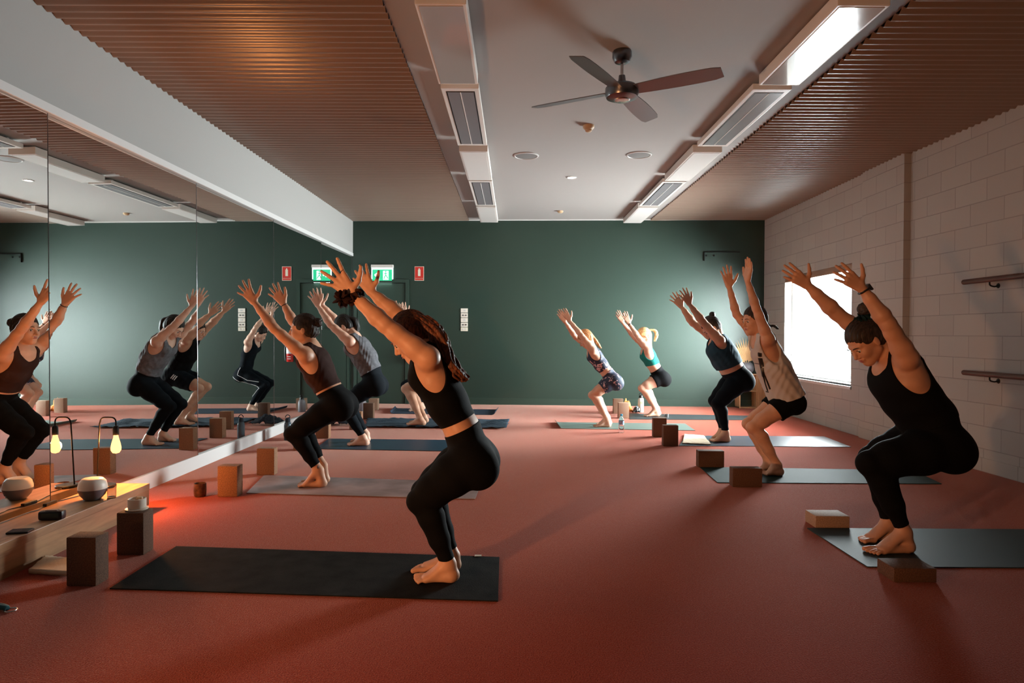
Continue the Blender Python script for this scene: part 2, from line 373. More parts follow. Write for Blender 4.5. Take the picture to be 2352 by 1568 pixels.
# ------------------------------------------------------------------ ceiling fixtures
segs = [('p', 3.66, 4.83), ('h', 4.95, 6.45), ('p', 6.6, 7.84), ('h', 7.95, 9.45), ('p', 9.52, 10.8)]
where = ['nearest the camera', 'nearer the camera', 'in the middle of the row', 'farther from the camera', 'against the green wall']
side = [('left', -.565, -.275), ('right', 1.79, 2.085)]
for sn, x0, x1 in side:
    for i, (k, y0, y1) in enumerate([('h', 2.05, 3.56)]+segs):
        zb = 3.035 if k == 'p' else 3.05
        c = empty('radiant_heater' if k == 'h' else 'ceiling_panel', ((x0+x1)/2, (y0+y1)/2, H))
        w_ = (x1-x0)/2; l_ = (y1-y0)/2; zz = zb-H
        bm = bmesh.new(); add_box(bm, (-w_, -l_, zz), (w_, l_, -.012 if k == 'p' else -.03), .006)
        bmo('housing', bm, M['fixture_white'], c, False)
        if k == 'p':
            g = M['panel_gloss'] if i == 1 else M['panel_white']
            bm = bmesh.new(); add_box(bm, (-w_+.02, -l_+.02, zz-.003), (w_-.02, l_-.02, zz+.002)); bmo('face_panel', bm, g, c)
            st = 'glossy' if i == 1 else 'flat'
            lab = f'{st} white ceiling panel in the {sn} heater row, {where[i-1]}'
            cat = 'ceiling panel'
        else:
            bm = bmesh.new(); add_box(bm, (-w_+.035, -l_+.06, zz-.002), (w_-.035, l_-.06, zz+.002)); bmo('black_rim', bm, M['black'], c)
            bm = bmesh.new(); add_box(bm, (-w_+.045, -l_+.07, zz-.004), (w_-.045, l_-.07, zz)); bmo('heating_face', bm, M['heater_glass'], c)
            bm = bmesh.new(); add_box(bm, (-.004, -l_+.07, zz-.006), (.004, l_-.07, zz-.003)); bmo('centre_rib', bm, M['panel_white'], c)
            for yy in (-l_+.12, l_-.12): bm = bmesh.new(); add_box(bm, (-w_*.6, yy-.015, -.031), (w_*.6, yy+.015, -.001)); bmo('bracket', bm, M['fixture_white'], c)
            lab = f'long grey-faced radiant heater in the {sn} ceiling row, ' + ['out over the camera', '', 'nearer the camera', '', 'farther from the camera'][i]
            cat = 'heater'
        tag(c, lab, cat, 'radiant heaters in two ceiling rows' if k == 'h' else 'white panels in two ceiling rows')

fp = empty('ceiling_fan', (.726, 4.47, H)); tag(fp, 'dark four-bladed ceiling fan hanging from the plaster ceiling', 'ceiling fan')
bm = bmesh.new(); lathe(bm, [(0, 0), (.062, 0), (.066, -.01), (.066, -.045), (.05, -.075), (.03, -.083), (0, -.083)]); bmo('canopy', bm, M['gunmetal'], fp, True)
bm = bmesh.new(); lathe(bm, [(.011, -.08), (.011, -.18)], 14); bmo('rod', bm, M['chrome'], fp, True)
HZ = -.285
bm = bmesh.new(); lathe(bm, [(0, HZ+.12), (.022, HZ+.12), (.026, HZ+.085), (.045, HZ+.055), (.095, HZ+.05), (.112, HZ+.035), (.114, HZ-.005), (.105, HZ-.03), (.06, HZ-.045), (0, HZ-.045)]); bmo('motor', bm, M['gunmetal'], fp, True)
bm = bmesh.new(); lathe(bm, [(.056, HZ-.044), (.05, HZ-.052), (.03, HZ-.056), (0, HZ-.057)]); bmo('cap', bm, M['chrome'], fp, True)
for k, a0 in enumerate((-30, 61, 151, -123)):
    a = math.radians(a0); bm = bmesh.new(); sec = []
    for i in range(15):
        t = i/14; r = .1+.555*t; hw = .052+.016*math.sin(t*PI*.8); tw = math.radians(-13)
        if i == 14: hw = .05
        x = Vector((math.cos(a), math.sin(a), 0)); y = Vector((-math.sin(a), math.cos(a), 0))
        row = []
        for s, dzz in ((-1, 0), (1, 0), (1, .006), (-1, .006)):
            row.append(bm.verts.new(x*(r-(0.0 if i < 14 else -.012))+y*(s*hw*math.cos(tw))+Vector((0, 0, HZ+.01+s*hw*math.sin(tw)+dzz))))
        sec.append(row)
    for A, B in zip(sec, sec[1:]):
        for q in range(4): bm.faces.new((A[q], A[(q+1) % 4], B[(q+1) % 4], B[q]))
    bm.faces.new(sec[0]); bm.faces.new(sec[-1][::-1])
    bmo('blade', bm, M['blade'], fp)

def ceil_round(name, px, py, r, prof, m1, label, cat, group=None):
    p = atz(px, py, H); o = empty(name, (p.x, p.y, H)); tag(o, label, cat, group)
    bm = bmesh.new(); lathe(bm, [(a*r, b) for a, b in prof]); bmo('rim', bm, m1, o, True); return o
spk = [ceil_round('ceiling_speaker', 1209, 357, .135, [(0, -.001), (1.0, -.001), (1.0, -.008), (.9, -.012), (.86, -.006)], M['trim_white'], 'round white ceiling speaker left of the downlight', 'speaker', 'ceiling speakers'),
       ceil_round('ceiling_speaker', 1468, 355, .135, [(0, -.001), (1.0, -.001), (1.0, -.008), (.9, -.012), (.86, -.006)], M['trim_white'], 'round white ceiling speaker beside the right heater row', 'speaker', 'ceiling speakers')]
M['grille'] = mat('speaker_grille', (.19, .185, .18), .6)
for o in spk:
    bm = bmesh.new(); lathe(bm, [(0, -.0095), (.08, -.0095), (.117, -.007), (.117, -.002)]); bmo('grille', bm, M['grille'], o, True)
M['ivory'] = mat('ivory_plastic', (.48, .33, .2), .5)
sd = ceil_round('smoke_detector', 1352, 288, .052, [(0, 0), (1, 0), (1, -.02), (.8, -.035), (.62, -.04)], M['ivory'], 'ivory smoke detector on the ceiling below the fan', 'smoke detector')
bm = bmesh.new(); lathe(bm, [(.032, -.038), (.03, -.052), (.02, -.06), (0, -.062)]); bmo('sensor', bm, M['ivory'], sd, True)
sd = ceil_round('smoke_detector', 1287, 484, .045, [(0, 0), (1, 0), (1, -.02), (.6, -.035), (0, -.036)], M['ivory'], 'small ivory smoke detector on the ceiling close to the green wall', 'smoke detector')
dl = ceil_round('downlight', 1313, 407, .062, [(1.0, -.0005), (1.0, -.006), (.86, -.009), (.72, -.002), (.7, .01)], M['trim_white'], 'round lit downlight in the plaster ceiling', 'downlight')
M['led'] = mat('lit_led', (1, 1, 1), .5, emis=(1, .9, .78), es=28)
bm = bmesh.new(); lathe(bm, [(0, -.0065), (.03, -.006), (.042, -.001)]); bmo('lit_lens', bm, M['led'], dl, True)
sl = bpy.data.lights.new('downlight_lamp', 'SPOT'); sl.energy = 22; sl.color = (1, .86, .7); sl.spot_size = math.radians(110); sl.spot_blend = .8; sl.shadow_soft_size = .04
so = bpy.data.objects.new('downlight_lamp', sl); COL.objects.link(so); so.parent = dl; so.location = (0, 0, -.03)

# ------------------------------------------------------------------ things on the green wall
def wb(px, py, d=0): p = bx(px, py); return Vector((p.x, YB(p.x)-d, p.z))
ang_b = math.atan(BM)
def wall_item(name, px, py, label, cat, group=None):
    p = wb(px, py); o = empty(name, p, ang_b); tag(o, label, cat, group); return o
K = pxm(10.95)
ex = wall_item('exit_sign', 879, 628, 'lit green and white emergency exit sign above the door', 'exit sign')
bm = bmesh.new(); add_box(bm, (-26*K, -.06, 13*K), (26*K, -.001, 20*K), .006); bmo('housing', bm, M['fixture_white'], ex)
M['exit_green'] = mat('exit_green', (.02, .5, .22), .4, emis=(.03, .5, .25), es=.7)
M['exit_white'] = mat('exit_white', (.8, .9, .88), .4, emis=(.75, 1, .95), es=2.2)
bm = bmesh.new(); add_box(bm, (-25.5*K, -.034, -20*K), (25.5*K, -.022, 13*K), .003); bmo('lit_diffuser', bm, M['exit_white'], ex)
bm = bmesh.new(); add_box(bm, (-23*K, -.037, -17*K), (23*K, -.0345, 9*K)); bmo('green_panel', bm, M['exit_green'], ex)
bm = bmesh.new()
def stroke(bm, pts, y, w_):     # flat stroke on the face
    for a, b in zip(pts, pts[1:]):
        a = Vector((a[0], 0, a[1])); b = Vector((b[0], 0, b[1])); d = (b-a).normalized(); s = Vector((-d.z, 0, d.x))*w_
        q = [a-d*w_*.3-s, b+d*w_*.3-s, b+d*w_*.3+s, a-d*w_*.3+s]
        add_hex(bm, [Vector((p.x, y, p.z)) for p in (q[0], q[1], q[2], q[3])]+[Vector((p.x, y-.002, p.z)) for p in q])
add_box(bm, (2*K, -.0385, -15*K), (15*K, -.037, 6*K))
stroke(bm, [(-6*K, -4*K), (-17*K, -4*K)], -.0375, 2*K); stroke(bm, [(-12*K, 0), (-17*K, -4*K), (-12*K, -8*K)], -.0375, 1.4*K)
bmo('arrow_and_doorway', bm, mat('exit_pale', (.8, .9, .88), .4, emis=(.75, 1, .95), es=1.3), ex)
bm = bmesh.new(); stroke(bm, [(8*K, 2*K), (8.5*K, -4*K), (5.5*K, -9*K), (4*K, -13*K)], -.039, .9*K); stroke(bm, [(8.5*K, -4*K), (11.5*K, -8*K), (14*K, -12*K)], -.039, .9*K)
stroke(bm, [(8*K, 1*K), (4.5*K, -2*K)], -.039, .7*K); stroke(bm, [(8*K, 1*K), (12*K, -1*K)], -.039, .7*K); lathe(bm, [(0, 0), (1.5*K, 0), (1.5*K, .002), (0, .002)], 12, Matrix.Translation((8.5*K, -.0395, 4.2*K)) @ Matrix.Rotation(PI/2, 4, 'X'))
bmo('running_figure', bm, M['exit_green'], ex)
el = bpy.data.lights.new('exit_glow', 'AREA'); el.shape = 'RECTANGLE'; el.size = 44*K; el.size_y = .03; el.energy = 1.2; el.color = (.75, 1, .93)
eo = bpy.data.objects.new('exit_glow', el); COL.objects.link(eo); eo.parent = ex; eo.location = (0, -.03, -21.5*K)

fs = wall_item('fire_sign', 963, 628, 'small red fire extinguisher sign on the green wall', 'sign')
bm = bmesh.new(); add_box(bm, (-11*K, -.004, -16.5*K), (11*K, -.0005, 16.5*K)); bmo('border', bm, M['cream'], fs)
bm = bmesh.new(); add_box(bm, (-10*K, -.0055, -15.5*K), (10*K, -.004, 15.5*K)); bmo('red_face', bm, M['red_sign'], fs)
bm = bmesh.new(); add_box(bm, (-3*K, -.007, -6*K), (3*K, -.0055, 9*K), .001); add_box(bm, (-1.6*K, -.007, 9*K), (1.6*K, -.0055, 12*K)); bmo('extinguisher_symbol', bm, M['cream'], fs)
def text(name, s, size, mtx, material, parent, extr=.0006, ax='CENTER'):
    cu = bpy.data.curves.new(name, 'FONT'); cu.body = s; cu.size = size; cu.align_x = ax; cu.align_y = 'CENTER'; cu.extrude = extr
    tmp = bpy.data.objects.new('tmp', cu); COL.objects.link(tmp); bpy.context.view_layer.update()
    me = bpy.data.meshes.new_from_object(tmp.evaluated_get(bpy.context.evaluated_depsgraph_get()))
    bpy.data.objects.remove(tmp); me.transform(mtx); me.materials.clear(); me.materials.append(material); me.name = name
    o = bpy.data.objects.new(name, me); COL.objects.link(o); o.parent = parent; return o
RX = Matrix.Rotation(PI/2, 4, 'X')
text('lettering', 'FIRE EXTINGUISHER', 2.1*K, Matrix.Translation((0, -.006, -11.5*K)) @ RX, M['cream'], fs)
for i in range(5):
    y0 = 708+i*10.9; hgt = 9.9 if i < 4 else 8.6
    lab = ['top plate of the column of white switch plates on the green wall', 'second white switch plate from the top, its label dark on the left', 'middle white switch plate in the column of five', 'fourth white switch plate from the top, just above the yellowed one', 'yellowed bottom switch plate in the column of five'][i]
    o = wall_item('switch_plate', 1066.5, y0+hgt/2, lab, 'switch', 'light switch plates in a column')
    bm = bmesh.new(); add_box(bm, (-8.2*K, -.009, -hgt*K/2), (8.2*K, 0, hgt*K/2), .002); bmo('plate', bm, M['switch'] if i < 4 else M['cream'], o)
    rk = [(-2, 3)] if i in (0, 2) else [(-5, -1.4), (1.5, 3), (4, 5.5)]
    for a, b in rk: bm = bmesh.new(); add_box(bm, (a*K, -.012, -1.6*K), (b*K, -.009, 1.6*K), .0008); bmo('rocker', bm, M['sign_text'] if i in (1, 3) else M['trim_white'], o)
bk = wall_item('wall_bracket', 1657, 588, 'thin dark metal bracket high on the green wall at right', 'bracket')
bm = bmesh.new(); add_box(bm, (-40*K, -.03, 8.4*K), (41*K, 0, 9.8*K)); add_box(bm, (-40*K, -.03, -11*K), (-38.4*K, 0, 9.8*K)); bmo('bar', bm, M['black_metal'], bk)
for xx in (-34, -17):
    bm = bmesh.new(); lathe(bm, [(0, .012), (1.9*K, .01), (2.3*K, 0)], 12, Matrix.Translation((xx*K, 0, 1.5*K)) @ Matrix.Rotation(PI/2, 4, 'X')); bmo('screw', bm, M['black_metal'], bk, True)
fe = wall_item('fire_extinguisher', 953, 812, 'red fire extinguisher with white label hung on the green wall, seen in the mirror', 'fire extinguisher')
bm = bmesh.new(); lathe(bm, [(0, -.14), (.05, -.14), (.057, -.13), (.057, .1), (.05, .125), (.02, .14), (0, .14)], 24, Matrix.Translation((0, -.07, 0))); bmo('cylinder', bm, M['red_paint'], fe, True)
bm = bmesh.new(); lathe(bm, [(.0575, .0), (.0582, .0), (.0582, .11), (.0575, .11)], 24, Matrix.Translation((0, -.07, 0))); bmo('label_band', bm, M['white_ink'], fe, True)
bm = bmesh.new(); lathe(bm, [(.0, .14), (.018, .14), (.018, .175), (0, .175)], 12, Matrix.Translation((0, -.07, 0))); add_box(bm, (-.02, -.085, .175), (.07, -.055, .187)); bmo('valve_handle', bm, M['black'], fe)
bm = bmesh.new(); tube(bm, bez([(.02, -.07, .16), (.075, -.07, .12), (.085, -.07, 0), (.075, -.07, -.12)]), .011, 8); bmo('hose', bm, M['black'], fe, True)
for zz in (-.03, .03): bm = bmesh.new(); add_box(bm, (-.03, -.13, -.07+zz*.6-.006), (.03, -.1265, -.07+zz*.6+.006)); bmo('white_mark', bm, M['white_ink'], fe)

# ------------------------------------------------------------------ handrails on the right wall
for j, (py, py2, lab) in enumerate(((648, 632, 'upper of two dark wooden handrails on the block wall at right'), (855, 866, 'lower of two dark wooden handrails on the block wall at right'))):
    a = atx(2212, py, RB-.075, RN); x_ = lambda y: XRn(y)-.075
    o = empty('handrail', (x_(a.y), a.y, a.z)); tag(o, lab, 'handrail', 'wall handrails'); pts = []
    L_ = 2.9
    bm = bmesh.new()
    for i in range(2): pts.append(Vector((x_(a.y-i*L_)-x_(a.y), -i*L_, 0)))
    tube(bm, [pts[0], pts[0].lerp(pts[1], .004), pts[0].lerp(pts[1], .996), pts[1]], [.018, .024, .024, .018], 20); bmo('rail', bm, M['rail_wood'], o, True)
    for t in (.32, 1.3, 2.3):
        bm = bmesh.new(); c = Vector((RN*-t, -t, 0)); tube(bm, bez([c+Vector((0, 0, -.022)), c+Vector((.005, 0, -.05)), c+Vector((.04, 0, -.062)), c+Vector((.072, 0, -.055))], 5), .007, 8)
        lathe(bm, [(0, .006), (.02, .005), (.024, 0)], 14, Matrix.Translation(c+Vector((.077, 0, -.055))) @ Matrix.Rotation(-PI/2, 4, 'Y')); bmo('bracket', bm, M['black_metal'], o, True)

# ------------------------------------------------------------------ bench along the mirrors and what stands on it
BX0, BX1, BY1, BZ = XL(3)+.045, -2.455, 4.39, .18
bn = empty('low_bench', ((BX0+BX1)/2, 2.6, 0)); tag(bn, 'long low pine box bench along the foot of the mirrors', 'bench')
bm = bmesh.new(); xw_ = (BX1-BX0)/2
add_box(bm, (-xw_, -.8-2.6, .135), (xw_, BY1-2.6, BZ), .003); bmo('top_plank', bm, M['bench_wood'], bn)
bm = bmesh.new(); add_box(bm, (-xw_+.01, -.8-2.6, .035), (xw_-.004, BY1-2.6-.003, .134)); bmo('front_board', bm, M['bench_wood'], bn)
bm = bmesh.new(); add_box(bm, (-xw_+.02, -.8-2.6, 0), (xw_-.012, BY1-2.6-.01, .034)); bmo('plinth', bm, M['bench_wood'], bn)

M['bulb_glass'] = mat('lit_bulb', (1, .75, .4), .1, emis=(1, .45, .14), es=3.2)
M['filament'] = mat('lit_filament', (1, .8, .5), .5, emis=(1, .72, .36), es=60)
def edison(x, y, label, group=None, watts=None):
    o = empty('table_lamp', (x, y, BZ)); tag(o, label, 'lamp', group)
    bm = bmesh.new(); lathe(bm, [(0, 0), (.066, 0), (.068, .004), (.068, .014), (.064, .018), (0, .018)], 32, Matrix.Translation((.03, 0, 0))); bmo('base', bm, M['black_metal'], o, True)
    bm = bmesh.new(); pts = [(-.02, 0, .016), (-.012, 0, .2), (-.002, 0, .42)]
    pts += [(.002+.03-.03*math.cos(t), 0, .43+.03*math.sin(t)) for t in np.linspace(0, PI/2, 5)]+[(.075+.03*math.sin(t), 0, .43+.03*math.cos(t)) for t in np.linspace(0, PI/2, 5)]+[(.105, 0, .40)]
    tube(bm, pts, .0048, 10); bmo('hooked_stem', bm, M['black_metal'], o, True)
    bm = bmesh.new(); lathe(bm, [(0, .405), (.012, .405), (.018, .395), (.019, .345), (.0, .345)], 18, Matrix.Translation((.105, 0, 0))); bmo('socket', bm, M['black'], o, True)
    bm = bmesh.new(); lathe(bm, [(.013, .345), (.015, .33), (.026, .29), (.031, .262), (.03, .245), (.02, .228), (0, .222)], 24, Matrix.Translation((.105, 0, 0))); b = bmo('bulb', bm, M['bulb_glass'], o, True)
    l = bpy.data.lights.new('bulb_light', 'POINT'); l.energy = watts or BULB_POWER; l.color = (1, .36, .10); l.shadow_soft_size = .035
    q = bpy.data.objects.new('bulb_light', l); COL.objects.link(q); q.parent = o; q.location = (.105, 0, .27)
    return o
edison(-2.715, 4.27, 'black hooked table lamp with glowing bulb near the bench end')
# added lamp out of view, made up to put warm light on the front figures
rl = empty('added_warm_lamp', (-2.62, -.3, BZ)); tag(rl, 'added black conical lamp on the bench, unseen beyond the left edge', 'lamp')
bm = bmesh.new(); lathe(bm, [(0, 0), (.075, 0), (.078, .006), (.07, .018), (0, .02)], 32); bmo('base', bm, M['black_metal'], rl, True)
bm = bmesh.new(); tube(bm, bez([(0, 0, .015), (-.03, -.02, .25), (-.02, -.02, .5), (.03, .02, .6)]), .007, 10); bmo('stem', bm, M['black_metal'], rl, True)
aim = Vector((.35, 3.5, 1.25))-Vector((-2.57, -.25, .78)); rq = aim.to_track_quat('-Z', 'Y')
bm = bmesh.new(); lathe(bm, [(.02, .06), (.03, .05), (.085, -.06), (.083, -.06), (.028, .045), (.018, .05)], 28, Matrix.Translation((.05, .05, .6)) @ rq.to_matrix().to_4x4()); bmo('shade', bm, M['black_metal'], rl, True)
sl = bpy.data.lights.new('added_warm_light', 'SPOT'); sl.energy = 520; sl.color = (1, .44, .18); sl.spot_size = math.radians(72); sl.spot_blend = 1; sl.shadow_soft_size = .08
so = bpy.data.objects.new('added_warm_light', sl); COL.objects.link(so); so.parent = rl; so.location = Vector((.05, .05, .6))+aim.normalized()*.07; so.rotation_mode = 'QUATERNION'; so.rotation_quaternion = rq

def onbench(px, py, dy=0): p = atz(px, py, BZ); return (p.x, p.y+dy, BZ)
x, y, z = onbench(198, 1153); o = empty('aroma_diffuser', (x, y+.06, BZ)); tag(o, 'round two-tone diffuser, white above dark grey, on the bench', 'diffuser')
bm = bmesh.new(); lathe(bm, [(0, 0), (.038, 0), (.046, .006), (.068, .032), (.078, .062), (.079, .068)], 36); bmo('dark_base', bm, M['slate'], o, True)
bm = bmesh.new(); lathe(bm, [(.079, .0685), (.0785, .085), (.072, .112), (.058, .128), (.052, .131), (.02, .130), (.0, .128)], 36); bmo('white_cover', bm, M['ceramic'], o, True)
x, y, z = onbench(252, 1145); o = empty('tea_light_glass', (x, y+.02, BZ)); tag(o, 'small clear drinking glass on the bench beside the diffuser', 'glass')
bm = bmesh.new(); lathe(bm, [(0, 0), (.024, 0), (.026, .066), (.0245, .066), (.0225, .008), (0, .007)], 28); bmo('tumbler', bm, M['glass'], o, True)
x, y, z = onbench(111, 1196); o = empty('alarm_clock', (x, y+.03, BZ), math.radians(8)); tag(o, 'small black rounded alarm clock on the bench', 'clock')
bm = bmesh.new(); add_box(bm, (-.062, -.025, 0), (.062, .025, .05), .014); bmo('case', bm, M['black'], o, True)
M['lcd'] = mat('clock_screen', (.03, .05, .045), .15)
bm = bmesh.new(); add_box(bm, (-.045, -.0258, .014), (.045, -.024, .04), .001); bmo('screen', bm, M['lcd'], o)
bm = bmesh.new(); add_box(bm, (-.03, -.012, .049), (.03, .012, .053), .002); bmo('snooze_bar', bm, M['slate'], o)
x, y, z = onbench(36, 1226); o = empty('mobile_phone', (x, y+.03, BZ), math.radians(12)); tag(o, 'flat black mobile phone lying on the bench at left', 'phone')
bm = bmesh.new(); add_box(bm, (-.05, -.034, 0), (.05, .034, .01), .003); bmo('body', bm, M['black'], o)
M['phone_face'] = mat('phone_glass', (.05, .05, .055), .08, spec=.9)
bm = bmesh.new(); add_box(bm, (-.047, -.031, .0095), (.047, .031, .0108)); bmo('screen', bm, M['phone_face'], o)
# lamp cord with its inline switch
p0 = Vector((-2.70, 4.2, BZ+.004)); pts = [p0, Vector((-2.69, 4.05, BZ+.004))]+[Vector(onbench(a, b))+Vector((0, 0, .004)) for a, b in ((150, 1148), (128, 1154), (104, 1163), (88, 1172), (60, 1180), (20, 1196), (-30, 1215))]
bm = bmesh.new(); tube(bm, bez(pts, 5), .003, 8); o = bmo('power_cord', bm, M['black'], None, True); tag(o, 'black lamp cord with inline switch trailing along the bench', 'cord')
a, b = Vector(onbench(128, 1154)), Vector(onbench(102, 1164)); bm = bmesh.new(); d = (b-a); add_box(bm, (-d.length/2, -.012, 0), (d.length/2, .012, .018), .005, Matrix.Translation((a+b)/2) @ Matrix.Rotation(math.atan2(d.y, d.x), 4, 'Z'))
bmo('inline_switch', bm, M['black'], o)

# ------------------------------------------------------------------ yoga blocks
def ycube(px0, px1, pyb, tall, wide, deep, label, m='cork', rot=0, dy=0):
    """front bottom edge from (px0,pyb) to (px1,pyb); sizes in metres"""
    a = atz(px0, pyb); b = atz(px1, pyb); c = (a+b)/2
    o = empty('yoga_block', (c.x, c.y+dy, 0), rot)
    tag(o, label, 'yoga block', 'cork yoga blocks on the carpet')
    bm = bmesh.new(); add_box(bm, (-wide/2, 0, 0.001), (wide/2, deep, tall), .006)
    bmo('block', bm, M[m], o, True); return o
S_ = (.228, .15, .095)
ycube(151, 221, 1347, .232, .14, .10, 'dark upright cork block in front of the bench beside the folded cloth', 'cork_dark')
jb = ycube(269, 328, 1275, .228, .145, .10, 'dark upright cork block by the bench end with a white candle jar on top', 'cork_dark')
ycube(502, 542, 1141, .225, .145, .10, 'upright cork block at the corner of the marbled mat, right of the mug')
ycube(591, 628, 1091, .225, .15, .08, 'upright cork block behind the marbled mat, before the bare shins')
ycube(727, 752, 1007, .225, .15, .10, 'upright cork block standing at the back corner of the navy mat')
ycube(676, 704, 1034, .225, .15, .09, 'upright cork block hidden behind bent knees, seen in the mirror')
ycube(803, 829, 987, .225, .15, .08, 'upright cork block half hidden behind a shin, by the dark bundle')
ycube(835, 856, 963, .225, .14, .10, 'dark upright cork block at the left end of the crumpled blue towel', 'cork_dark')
ycube(848, 866, 942, .18, .14, .12, 'pale cork block farthest back on the left, near the green door', 'grey_foam')
ycube(1409, 1432, 950, .225, .15, .09, 'pale upright cork block behind its twin, next to the orange cloth', 'grey_foam')
ycube(1420, 1445, 961, .225, .15, .09, 'pale upright cork block in front of its twin, near the white bottle', 'grey_foam')
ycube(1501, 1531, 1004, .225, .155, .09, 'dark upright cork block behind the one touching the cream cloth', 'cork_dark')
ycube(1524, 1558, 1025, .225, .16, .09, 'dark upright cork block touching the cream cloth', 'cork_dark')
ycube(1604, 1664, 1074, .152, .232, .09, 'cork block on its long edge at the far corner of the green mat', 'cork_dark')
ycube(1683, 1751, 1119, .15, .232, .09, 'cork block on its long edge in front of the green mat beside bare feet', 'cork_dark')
ycube(1873, 1952, 1213, .076, .212, .15, 'pale-topped cork block lying flat at the far left corner of the petrol mat', 'grey_foam')
ycube(2053, 2152, 1338, .07, .208, .15, 'cork block lying flat in front of the petrol mat at the right', 'cork_dark')

c = jb.location
o = empty('candle_jar', (c.x-.005, c.y+.075, .229)); tag(o, 'white candle jar on a small saucer, standing on a cork block', 'candle')
bm = bmesh.new(); lathe(bm, [(0, 0), (.055, 0), (.058, .006), (.03, .008), (0, .008)], 28); bmo('saucer', bm, M['ceramic'], o, True)
bm = bmesh.new(); lathe(bm, [(0, .0085), (.042, .0085), (.046, .014), (.046, .058), (.042, .06), (.041, .048), (0, .047)], 28); bmo('jar', bm, M['ceramic'], o, True)
bm = bmesh.new(); lathe(bm, [(0, .047), (.008, .047), (.006, .062), (0, .064)], 12); add_box(bm, (.0, -.006, .055), (.03, .006, .068), .003); bmo('wick_stub', bm, M['paper'], o, True)

def cloth(name, corners, th, material, label, cat, wav=.006, n=26, seed=1, mound=0, group=None, freq=1.0, z0=0):
    """rumpled cloth between 4 floor points (near-left, near-right, far-right, far-left)"""
    rnd = random.Random(seed); A, B, C, D = [Vector(c) for c in corners]
    ph = [(rnd.uniform(8, 30)*freq, rnd.uniform(4, 26)*freq**.5, rnd.uniform(0, 6)) for _ in range(6)]
    v = []; f = []
    nx, ny = n*2, n
    for j in range(ny+1):
        for i in range(nx+1):
            u, w_ = i/nx, j/ny; p = A.lerp(B, u).lerp(D.lerp(C, u), w_)
            e = sum(math.sin(a*u+b*w_+c) for a, b, c in ph)/6
            e2 = sum(math.sin(b*u*1.3-a*w_+c*2) for a, b, c in ph)/6
            p = p+Vector((e2, e, 0))*wav*(2.2 if j in (0, ny) or i in (0, nx) else 1.0)
            p.z += z0+th+wav*(1+abs(e)*2.2)+mound*(math.sin(PI*u)*math.sin(PI*w_))**.7*(1+.5*e2)
            v.append(p)
    W1 = (nx+1)
    for j in range(ny):
        for i in range(nx): a = j*W1+i; f.append((a, a+1, a+W1+1, a+W1))
    o = link_mesh(name, v, f, material, smooth=True)
    md = o.modifiers.new('s', 'SOLIDIFY'); md.thickness = th; md.offset = -1
    tag(o, label, cat, group); return o
P = lambda x, y: atz(x, y)
cloth('folded_cloth', [P(66, 1318), P(156, 1324), P(168, 1292), P(104, 1286)], .022, M['paper'], 'folded cream cloth on the carpet between bench and block', 'cloth', .002, 14)
o = empty('coffee_mug', atz(455, 1142)+Vector((0, .03, 0))); tag(o, 'brown speckled handleless mug on the carpet', 'mug')
M['mug'] = mat('brown_glaze', (.085, .04, .022), .3, var=(22, .8, 2))
bm = bmesh.new(); lathe(bm, [(0, 0.001), (.036, .001), (.042, .012), (.044, .05), (.042, .098), (.039, .098), (.038, .012), (0, .011)], 30); bmo('cup', bm, M['mug'], o, True)
o = empty('key_ring', atz(14, 1404)+Vector((0, 0, .001))); tag(o, 'teal cord and metal ring on the carpet at the lower left edge', 'key ring')
M['teal'] = mat('teal_cord', (.015, .10, .12), .7)
bm = bmesh.new(); tube(bm, bez([(-.14, -.03, .012), (-.09, .01, .016), (-.04, .0, .02), (.0, .005, .012), (-.05, .03, .012), (-.11, .025, .012)], 5), .011, 10); bmo('cord', bm, M['teal'], o, True)
bm = bmesh.new(); tube(bm, [(.02+.022*math.cos(t), .022*math.sin(t), .006) for t in np.linspace(0, 2*PI, 25)[:-1]], .0032, 8, closed=True); bmo('ring', bm, M['chrome'], o, True)

# ------------------------------------------------------------------ bottles and small things
def bottle(loc, prof, capprof, m1, m2, label, group=None, inner=None, strap=False, name='water_bottle'):
    o = empty(name, loc); tag(o, label, 'bottle', group)
    bm = bmesh.new(); lathe(bm, prof, 24); bmo('bottle_body', bm, m1, o, True)
    bm = bmesh.new(); lathe(bm, capprof, 20)
    if strap: tube(bm, [(0, .0, capprof[-1][1]-.002)]+[(.026*math.cos(t), 0, capprof[-1][1]+.002+.03*math.sin(t)) for t in np.linspace(0, PI, 9)], .005, 8)
    bmo('cap', bm, m2, o, True)
    return o
M['blue_plastic'] = mat('blue_translucent', (.10, .16, .2), .15, trans=.6)
M['pet'] = mat('clear_pet', (.9, .95, 1), .05, trans=1, ior=1.2)
M['cap_blue'] = mat('blue_cap', (.02, .3, .55), .4)
M['steel_white'] = mat('white_bottle', (.62, .68, .64), .35)
M['label_blue'] = mat('bottle_label', (.25, .38, .6), .5, var=(40, .7))
bottle(atz(658, 1012)+Vector((0, .04, 0)), [(0, .001), (.036, .001), (.04, .01), (.04, .17), (.034, .195), (.024, .205)], [(.026, .204), (.028, .21), (.028, .235), (.02, .25), (0, .252)], M['blue_plastic'], M['dark_towel'], 'translucent grey-blue bottle with black cap beside the skirting', strap=True)
bottle(atz(831, 947)+Vector((0, .05, 0)), [(0, .001), (.052, .001), (.056, .012), (.056, .15), (.04, .18), (.03, .19)], [(.032, .19), (.032, .215), (.025, .225), (0, .225)], M['slate'], M['black'], 'squat black bottle near the green door by a pale block', strap=True)
wbt = bottle(atz(1473, 947)+Vector((0, .04, 0)), [(0, .001), (.042, .001), (.046, .012), (.046, .19), (.036, .215), (.026, .222)], [(.029, .222), (.029, .25), (.02, .262), (0, .263)], M['steel_white'], M['black'], 'tall white steel bottle with black lid beside bare feet', strap=True)
